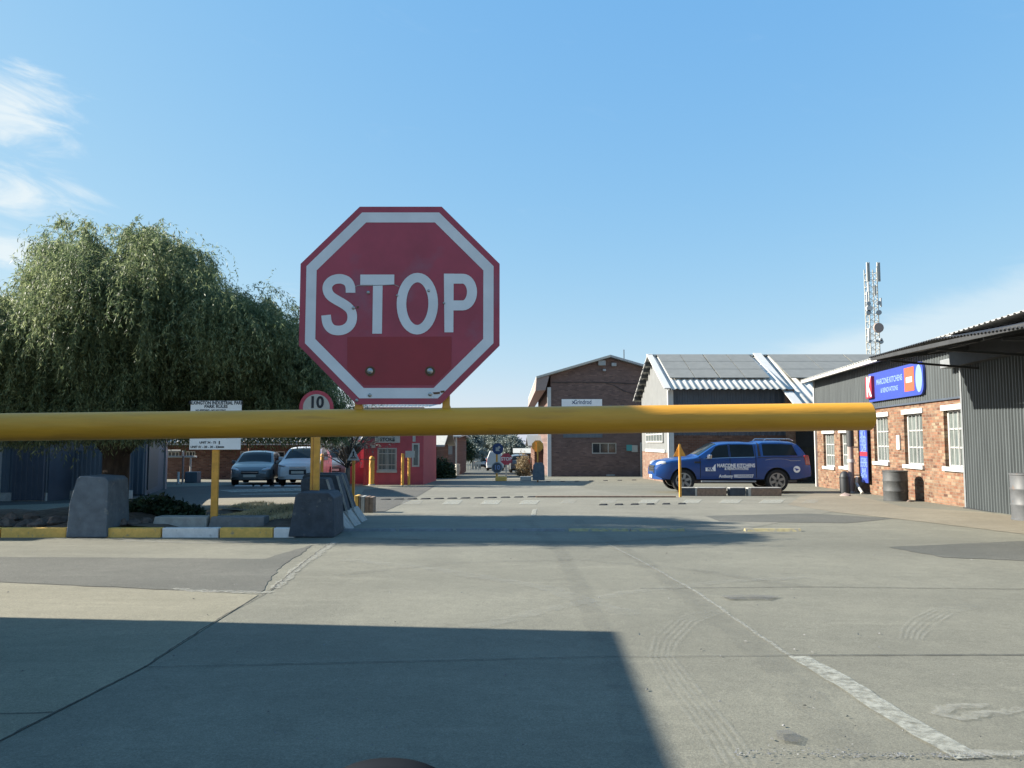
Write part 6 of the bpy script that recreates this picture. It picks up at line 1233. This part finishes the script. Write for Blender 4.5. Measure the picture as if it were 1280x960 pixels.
# ------------------------------------------------------------------ trees
def tree_mesh(name, parent, m, strands, seg_len, nseg, leaf_l, leaf_w, per_seg, droop=1.0, swing=0.25, zmin=None, front=None, up=0.5):
    """hanging shoots: every shoot starts at a point of the crown, arches out and droops, with narrow leaflets along it"""
    base = np.array([s[0] for s in strands]); out = np.array([s[1] for s in strands]); ln = np.array([s[2] for s in strands]); n = len(strands)
    P_ = base.copy(); d = out*0.8+np.array([0, 0, up]); d /= np.linalg.norm(d, axis=1)[:, None]; allq = []
    for k in range(nseg):
        d = d+np.array([0, 0, -1.0])*droop*0.42+rng.normal(0, swing*0.35, (n, 3)); d /= np.linalg.norm(d, axis=1)[:, None]
        stp = (ln/nseg)[:, None]
        for j in range(per_seg):
            c = P_+d*stp*rng.random((n, 1)); a = rng.normal(0, 1, (n, 3)); a[:, 2] -= 0.9*droop; a += d*0.8; a /= np.linalg.norm(a, axis=1)[:, None]
            s = np.cross(a, rng.normal(0, 1, (n, 3))); s /= np.linalg.norm(s, axis=1)[:, None]+1e-9
            l_ = leaf_l*rng.uniform(0.6, 1.35, (n, 1)); w_ = leaf_w*rng.uniform(0.7, 1.3, (n, 1))
            q = np.stack([c, c+a*l_*0.45+s*w_/2, c+a*l_, c+a*l_*0.45-s*w_/2], 1)
            keep = np.ones(n, bool) if zmin is None else c[:, 2] > zmin+rng.normal(0, 0.10, n)
            if front is not None:
              keep &= ~((c[:, 1] < 13.75) & (c[:, 2] < front[1]+0.1) & (c[:, 0] > -3.8))
              keep &= ~((c[:, 1] < front[0]) & (c[:, 2] < front[1]) & (c[:, 0] > front[2]) & (c[:, 0] < front[3]))
            allq.append(q[keep])
        P_ = P_+d*stp
    Q = np.concatenate(allq).astype(np.float32); nq = len(Q); off = np.array(parent_loc(parent), np.float32); co = (Q.reshape(-1, 3)-off)
    me = bpy.data.meshes.new(name); me.vertices.add(nq*4); me.vertices.foreach_set('co', co.ravel()); me.loops.add(nq*4); me.loops.foreach_set('vertex_index', np.arange(nq*4, dtype=np.int32)); me.polygons.add(nq); me.polygons.foreach_set('loop_start', np.arange(0, nq*4, 4, dtype=np.int32)); me.polygons.foreach_set('loop_total', np.full(nq, 4, np.int32)); me.update(calc_edges=True)
    me.materials.append(M[m]); o = bpy.data.objects.new(name, me); C.objects.link(o); o.parent = parent; return o
def crown_strands(lobes, n, len_rng, inner=0.45):
    tot = sum(l[1]**2 for l in lobes); S_ = []
    for (c, r, ry, rz_) in [(l[0], l[1], l[2], l[3]) for l in lobes]:
        k = int(n*r*r/tot); c = np.array(c)
        # clumps on the lobe give light tufts and dark gaps
        cl = rng.normal(0, 1, (max(8, int(k/26)), 3)); cl[:, 2] = np.abs(cl[:, 2])*0.9+0.0*cl[:, 2]-0.25; cl /= np.linalg.norm(cl, axis=1)[:, None]
        for i in range(k):
            u = cl[rng.integers(len(cl))]+rng.normal(0, 0.12, 3); u /= np.linalg.norm(u); rad = (inner+(1-inner)*rng.random()**0.45)*rng.uniform(0.92, 1.08)
            p = c+u*np.array([r, ry, rz_])*rad; S_.append((p, np.array([u[0], u[1], 0.2*u[2]]), rng.uniform(*len_rng)))
    return S_
def limbs(parent, base, r0, tips, m='bark', fork=None):
    base = Vector(base); fork = Vector(fork) if fork else base+Vector((0, 0, 1.6))
    mid = base.lerp(fork, 0.5)+Vector((0.06, 0, 0))
    MB().tube([base-Vector((0, 0, 0.15)), base+Vector((0, 0, 0.12)), mid, fork, fork+Vector((0.05, 0, 0.25))], [r0*1.35, r0*1.08, r0*0.92, r0*0.9, r0*0.6], 18).build('trunk', m, parent, smooth='all')
    for tp in tips:
        tp = Vector(tp); v = tp-fork; a = fork+v*0.3+Vector((0, 0, 0.25)); b_ = fork+v*0.65+Vector((0, 0, 0.25))
        lb = MB(); lb.tube([fork-Vector((0, 0, 0.25)), a, b_, tp], [r0*0.55, r0*0.36, r0*0.2, 0.02], 10)
        for k in range(5):
            f = 0.35+0.13*k; q = fork+v*f+Vector((0, 0, 0.25)); e = q+Vector((random.uniform(-1, 1), random.uniform(-0.8, 0.8), random.uniform(0.0, 0.5))).normalized()*v.length*0.25; lb.tube([q, q.lerp(e, 0.5)+Vector((0, 0, 0.08)), e], [r0*0.14, r0*0.08, 0.012], 6)
        lb.build('limb', m, parent, smooth='all')
YT = 14.6
def lob(px, py, rpx, dy=0.0, fy=0.9, fz=1.0):
    p = at(px, py, YT+dy); r = rpx/FPX*YT; return ((p.x, p.y, p.z), r, r*fy, r*fz)
tp = at(140, 636, YT); tree = thing('pepper_tree', 'big drooping pepper tree with a thick dark trunk behind the left barrier', 'tree', (tp.x, YT, plz(tp.x, YT)-0.05))
OUT = [(-150, 390), (-80, 345), (-30, 350), (0, 334), (26, 366), (44, 318), (62, 300), (78, 278), (100, 268), (116, 262), (128, 288), (144, 322), (160, 276), (184, 264), (204, 276), (222, 268), (242, 296), (262, 316), (270, 350), (288, 344), (308, 360), (345, 368), (362, 388), (384, 404), (400, 446), (424, 492), (432, 548), (-150, 548)]
def inside(x, y):
    c = False
    for (x0, y0), (x1, y1) in zip(OUT, OUT[1:]+OUT[:1]):
        if (y0 > y) != (y1 > y) and x < (x1-x0)*(y-y0)/(y1-y0)+x0: c = not c
    return c
def edge_d(x, y):
    best = 1e9
    for (x0, y0), (x1, y1) in zip(OUT[:-1], OUT[1:-1]):
        dx, dy = x1-x0, y1-y0; t = max(0, min(1, ((x-x0)*dx+(y-y0)*dy)/(dx*dx+dy*dy))); best = min(best, math.hypot(x-x0-t*dx, y-y0-t*dy))
    return best
st = []; tuft_n = 0
while tuft_n < 1000:
    px, py = random.uniform(-150, 432), random.uniform(258, 540)
    if not inside(px, py): continue
    e = edge_d(px, py)
    if e < 9: continue
    th = min(2.3, 0.25+2.3*math.sqrt(max(0, 1-(1-min(1, e/120))**2)))*(0.75 if py > 470 else 1)
    dy = th*(random.random()**0.35)*random.choice((-1, -1, 1)) if random.random() < 0.8 else random.uniform(-th, th)
    if py > 430: dy = max(dy, -1.45)
    if px > 190 and py > 430: dy = max(dy, -0.85)
    c0 = at(px, py, YT+dy)
    if math.sin(c0.x*2.6+1.1)*math.sin(c0.z*2.9+c0.y*1.3)+0.6*math.sin(c0.x*5.1+c0.z*4.3+c0.y*2.0) < -0.42 and random.random() < 0.85: continue
    top = e < 26; r = random.uniform(0.13, 0.30)*(0.55 if top else 1); lift = (random.uniform(0.05, 0.30) if e > 45 else 0.02) if not top else -0.08
    c = at(px, py, YT+dy); n_ = int(random.uniform(10, 26)*(0.55 if top else 1)); tuft_n += 1
    o_ = np.array([c.x-at(190, 400, YT).x, dy, 0.6]); o_ /= np.linalg.norm(o_)+1e-6
    for i in range(n_):
        q = rng.normal(0, 1, 3)*np.array([r, r, r*0.7]); st.append((np.array([c.x, c.y, c.z+lift])+q, o_*0.5+rng.normal(0, 0.45, 3), random.uniform(0.20, 0.42) if top else random.uniform(0.4, 1.05)))
tree_mesh('crown', tree, 'leaf_pepper', st, 0.15, 8, 0.082, 0.0145, 4, droop=1.2, swing=0.34, up=0.15, zmin=at(100, 549, YT).z, front=(13.5, at(260, 496, 13.4).z, -6.0, -4.3))
# long hanging shoots along the bottom edge and over the outline
tree_mesh('crown', tree, 'leaf_pepper', st, 0.15, 8, 0.080, 0.014, 4, droop=1.05, swing=0.42, zmin=at(100, 549, YT).z, front=(13.5, at(260, 496, 13.4).z, -6.0, -4.3))
st2 = []
for (a, b_, n_) in ((-60, 105, 700), (105, 130, 60), (168, 215, 90), (215, 420, 350)):
    for i in range(n_):
        px = random.uniform(a, b_); p = at(px, random.uniform(490, 535) if px < 130 else random.uniform(475, 515), YT+random.uniform(-1.6, 1.6)); st2.append((np.array(p), np.array([random.uniform(-.3, .3), random.uniform(-.3, .3), 0]), random.uniform(0.5, 1.0)))
tree_mesh('hanging_shoots', tree, 'leaf_pepper', st2, 0.15, 8, 0.085, 0.018, 3, droop=1.6, swing=0.2, front=(13.5, at(260, 496, 13.4).z, -6.0, -4.3))
tips = [at(x, y, YT+d) for x, y, d in ((205, 360, 0.3), (112, 385, 0.8), (20, 420, -0.5), (-50, 440, 0.5), (150, 400, -1.3), (280, 420, 0.3), (350, 450, 0.6), (235, 430, 1.2))]
limbs(tree, (tp.x, YT, plz(tp.x, YT)), 0.26, tips, fork=at(146, 556, YT))
# bare shrubby tree by the red store
by = 33.0; q = at(434, 606, by); bt = thing('bare_tree', 'half bare grey tree with a forked trunk left of the red store', 'tree', (q.x, by, gz(by)))
MB().tube([(q.x, by, gz(by)), (q.x+0.02, by, gz(by)+0.8), (q.x-0.03, by, gz(by)+1.5)], [0.13, 0.10, 0.06], 10).build('trunk', 'bark_grey', bt, smooth='all')
mb = MB()
for i in range(110):
    a = random.uniform(0, 6.28); h0 = random.uniform(0.7, 1.5); p0 = Vector((q.x, by, gz(by)+h0)); e = p0+Vector((math.cos(a)*random.uniform(0.3, 1.7), math.sin(a)*random.uniform(0.3, 1.2), random.uniform(0.2, 2.0))); m_ = p0.lerp(e, 0.5)+Vector((0, 0, 0.2)); mb.tube([p0, m_, e, e+Vector((random.uniform(-.3, .3), random.uniform(-.3, .3), random.uniform(-.5, .2)))], [0.035, 0.02, 0.012, 0.006], 5)
mb.build('branches', 'bark_grey', bt, smooth='all')
st = [(np.array([q.x+rng.normal(0, 0.75), by+rng.normal(0, 0.6), gz(by)+rng.uniform(1.6, 3.9)]), rng.normal(0, 0.5, 3), rng.uniform(0.2, 0.5)) for _ in range(700)]
tree_mesh('crown', bt, 'leaf_far', st, 0.1, 4, 0.10, 0.03, 2, droop=0.6, swing=0.5)
# far trees at the end of the road, each its own
def far_tree(label, px, pyt, wpx, y, m='leaf_far', n=1500, ll=0.42):
    base = at(px, 585, y); zt = at(px, pyt, y).z; z0 = gz(y); h = zt-z0; r = wpx/FPX*y/2
    t = thing('roadside_tree', label, 'tree', (base.x, y, z0), 'trees at the end of the road')
    L_ = []
    for k in range(9):
        a = k*2.4; rr = r*(0.55 if k else 0.6); L_.append(((base.x+(r*0.5*math.cos(a) if k else 0), y+r*0.4*math.sin(a), z0+h*(0.50+0.07*(k % 5))), rr, rr, h*0.20))
    tree_mesh('crown', t, m, crown_strands(L_, n, (ll*1.2, ll*3.2), 0.2), 0.3, 4, ll, ll*0.4, 2, droop=0.5, swing=0.6)
    MB().tube([(base.x, y, z0-0.1), (base.x+0.1, y, z0+h*0.35), (base.x, y, z0+h*0.75)], [0.028*h+0.08, 0.02*h+0.05, 0.06], 8).build('trunk', 'bark_grey', t, smooth='all')
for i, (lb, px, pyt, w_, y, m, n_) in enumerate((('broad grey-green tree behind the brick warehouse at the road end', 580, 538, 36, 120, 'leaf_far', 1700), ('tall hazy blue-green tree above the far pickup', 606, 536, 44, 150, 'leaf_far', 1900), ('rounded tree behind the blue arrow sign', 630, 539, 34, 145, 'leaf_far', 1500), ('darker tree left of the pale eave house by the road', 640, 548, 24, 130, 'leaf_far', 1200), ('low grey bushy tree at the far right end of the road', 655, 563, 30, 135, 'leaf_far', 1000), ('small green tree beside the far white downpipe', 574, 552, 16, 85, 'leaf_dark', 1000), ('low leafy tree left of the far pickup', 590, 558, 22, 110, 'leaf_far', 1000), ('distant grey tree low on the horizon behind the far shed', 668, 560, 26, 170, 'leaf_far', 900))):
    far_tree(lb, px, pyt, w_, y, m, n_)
# a bank of trees closing the horizon
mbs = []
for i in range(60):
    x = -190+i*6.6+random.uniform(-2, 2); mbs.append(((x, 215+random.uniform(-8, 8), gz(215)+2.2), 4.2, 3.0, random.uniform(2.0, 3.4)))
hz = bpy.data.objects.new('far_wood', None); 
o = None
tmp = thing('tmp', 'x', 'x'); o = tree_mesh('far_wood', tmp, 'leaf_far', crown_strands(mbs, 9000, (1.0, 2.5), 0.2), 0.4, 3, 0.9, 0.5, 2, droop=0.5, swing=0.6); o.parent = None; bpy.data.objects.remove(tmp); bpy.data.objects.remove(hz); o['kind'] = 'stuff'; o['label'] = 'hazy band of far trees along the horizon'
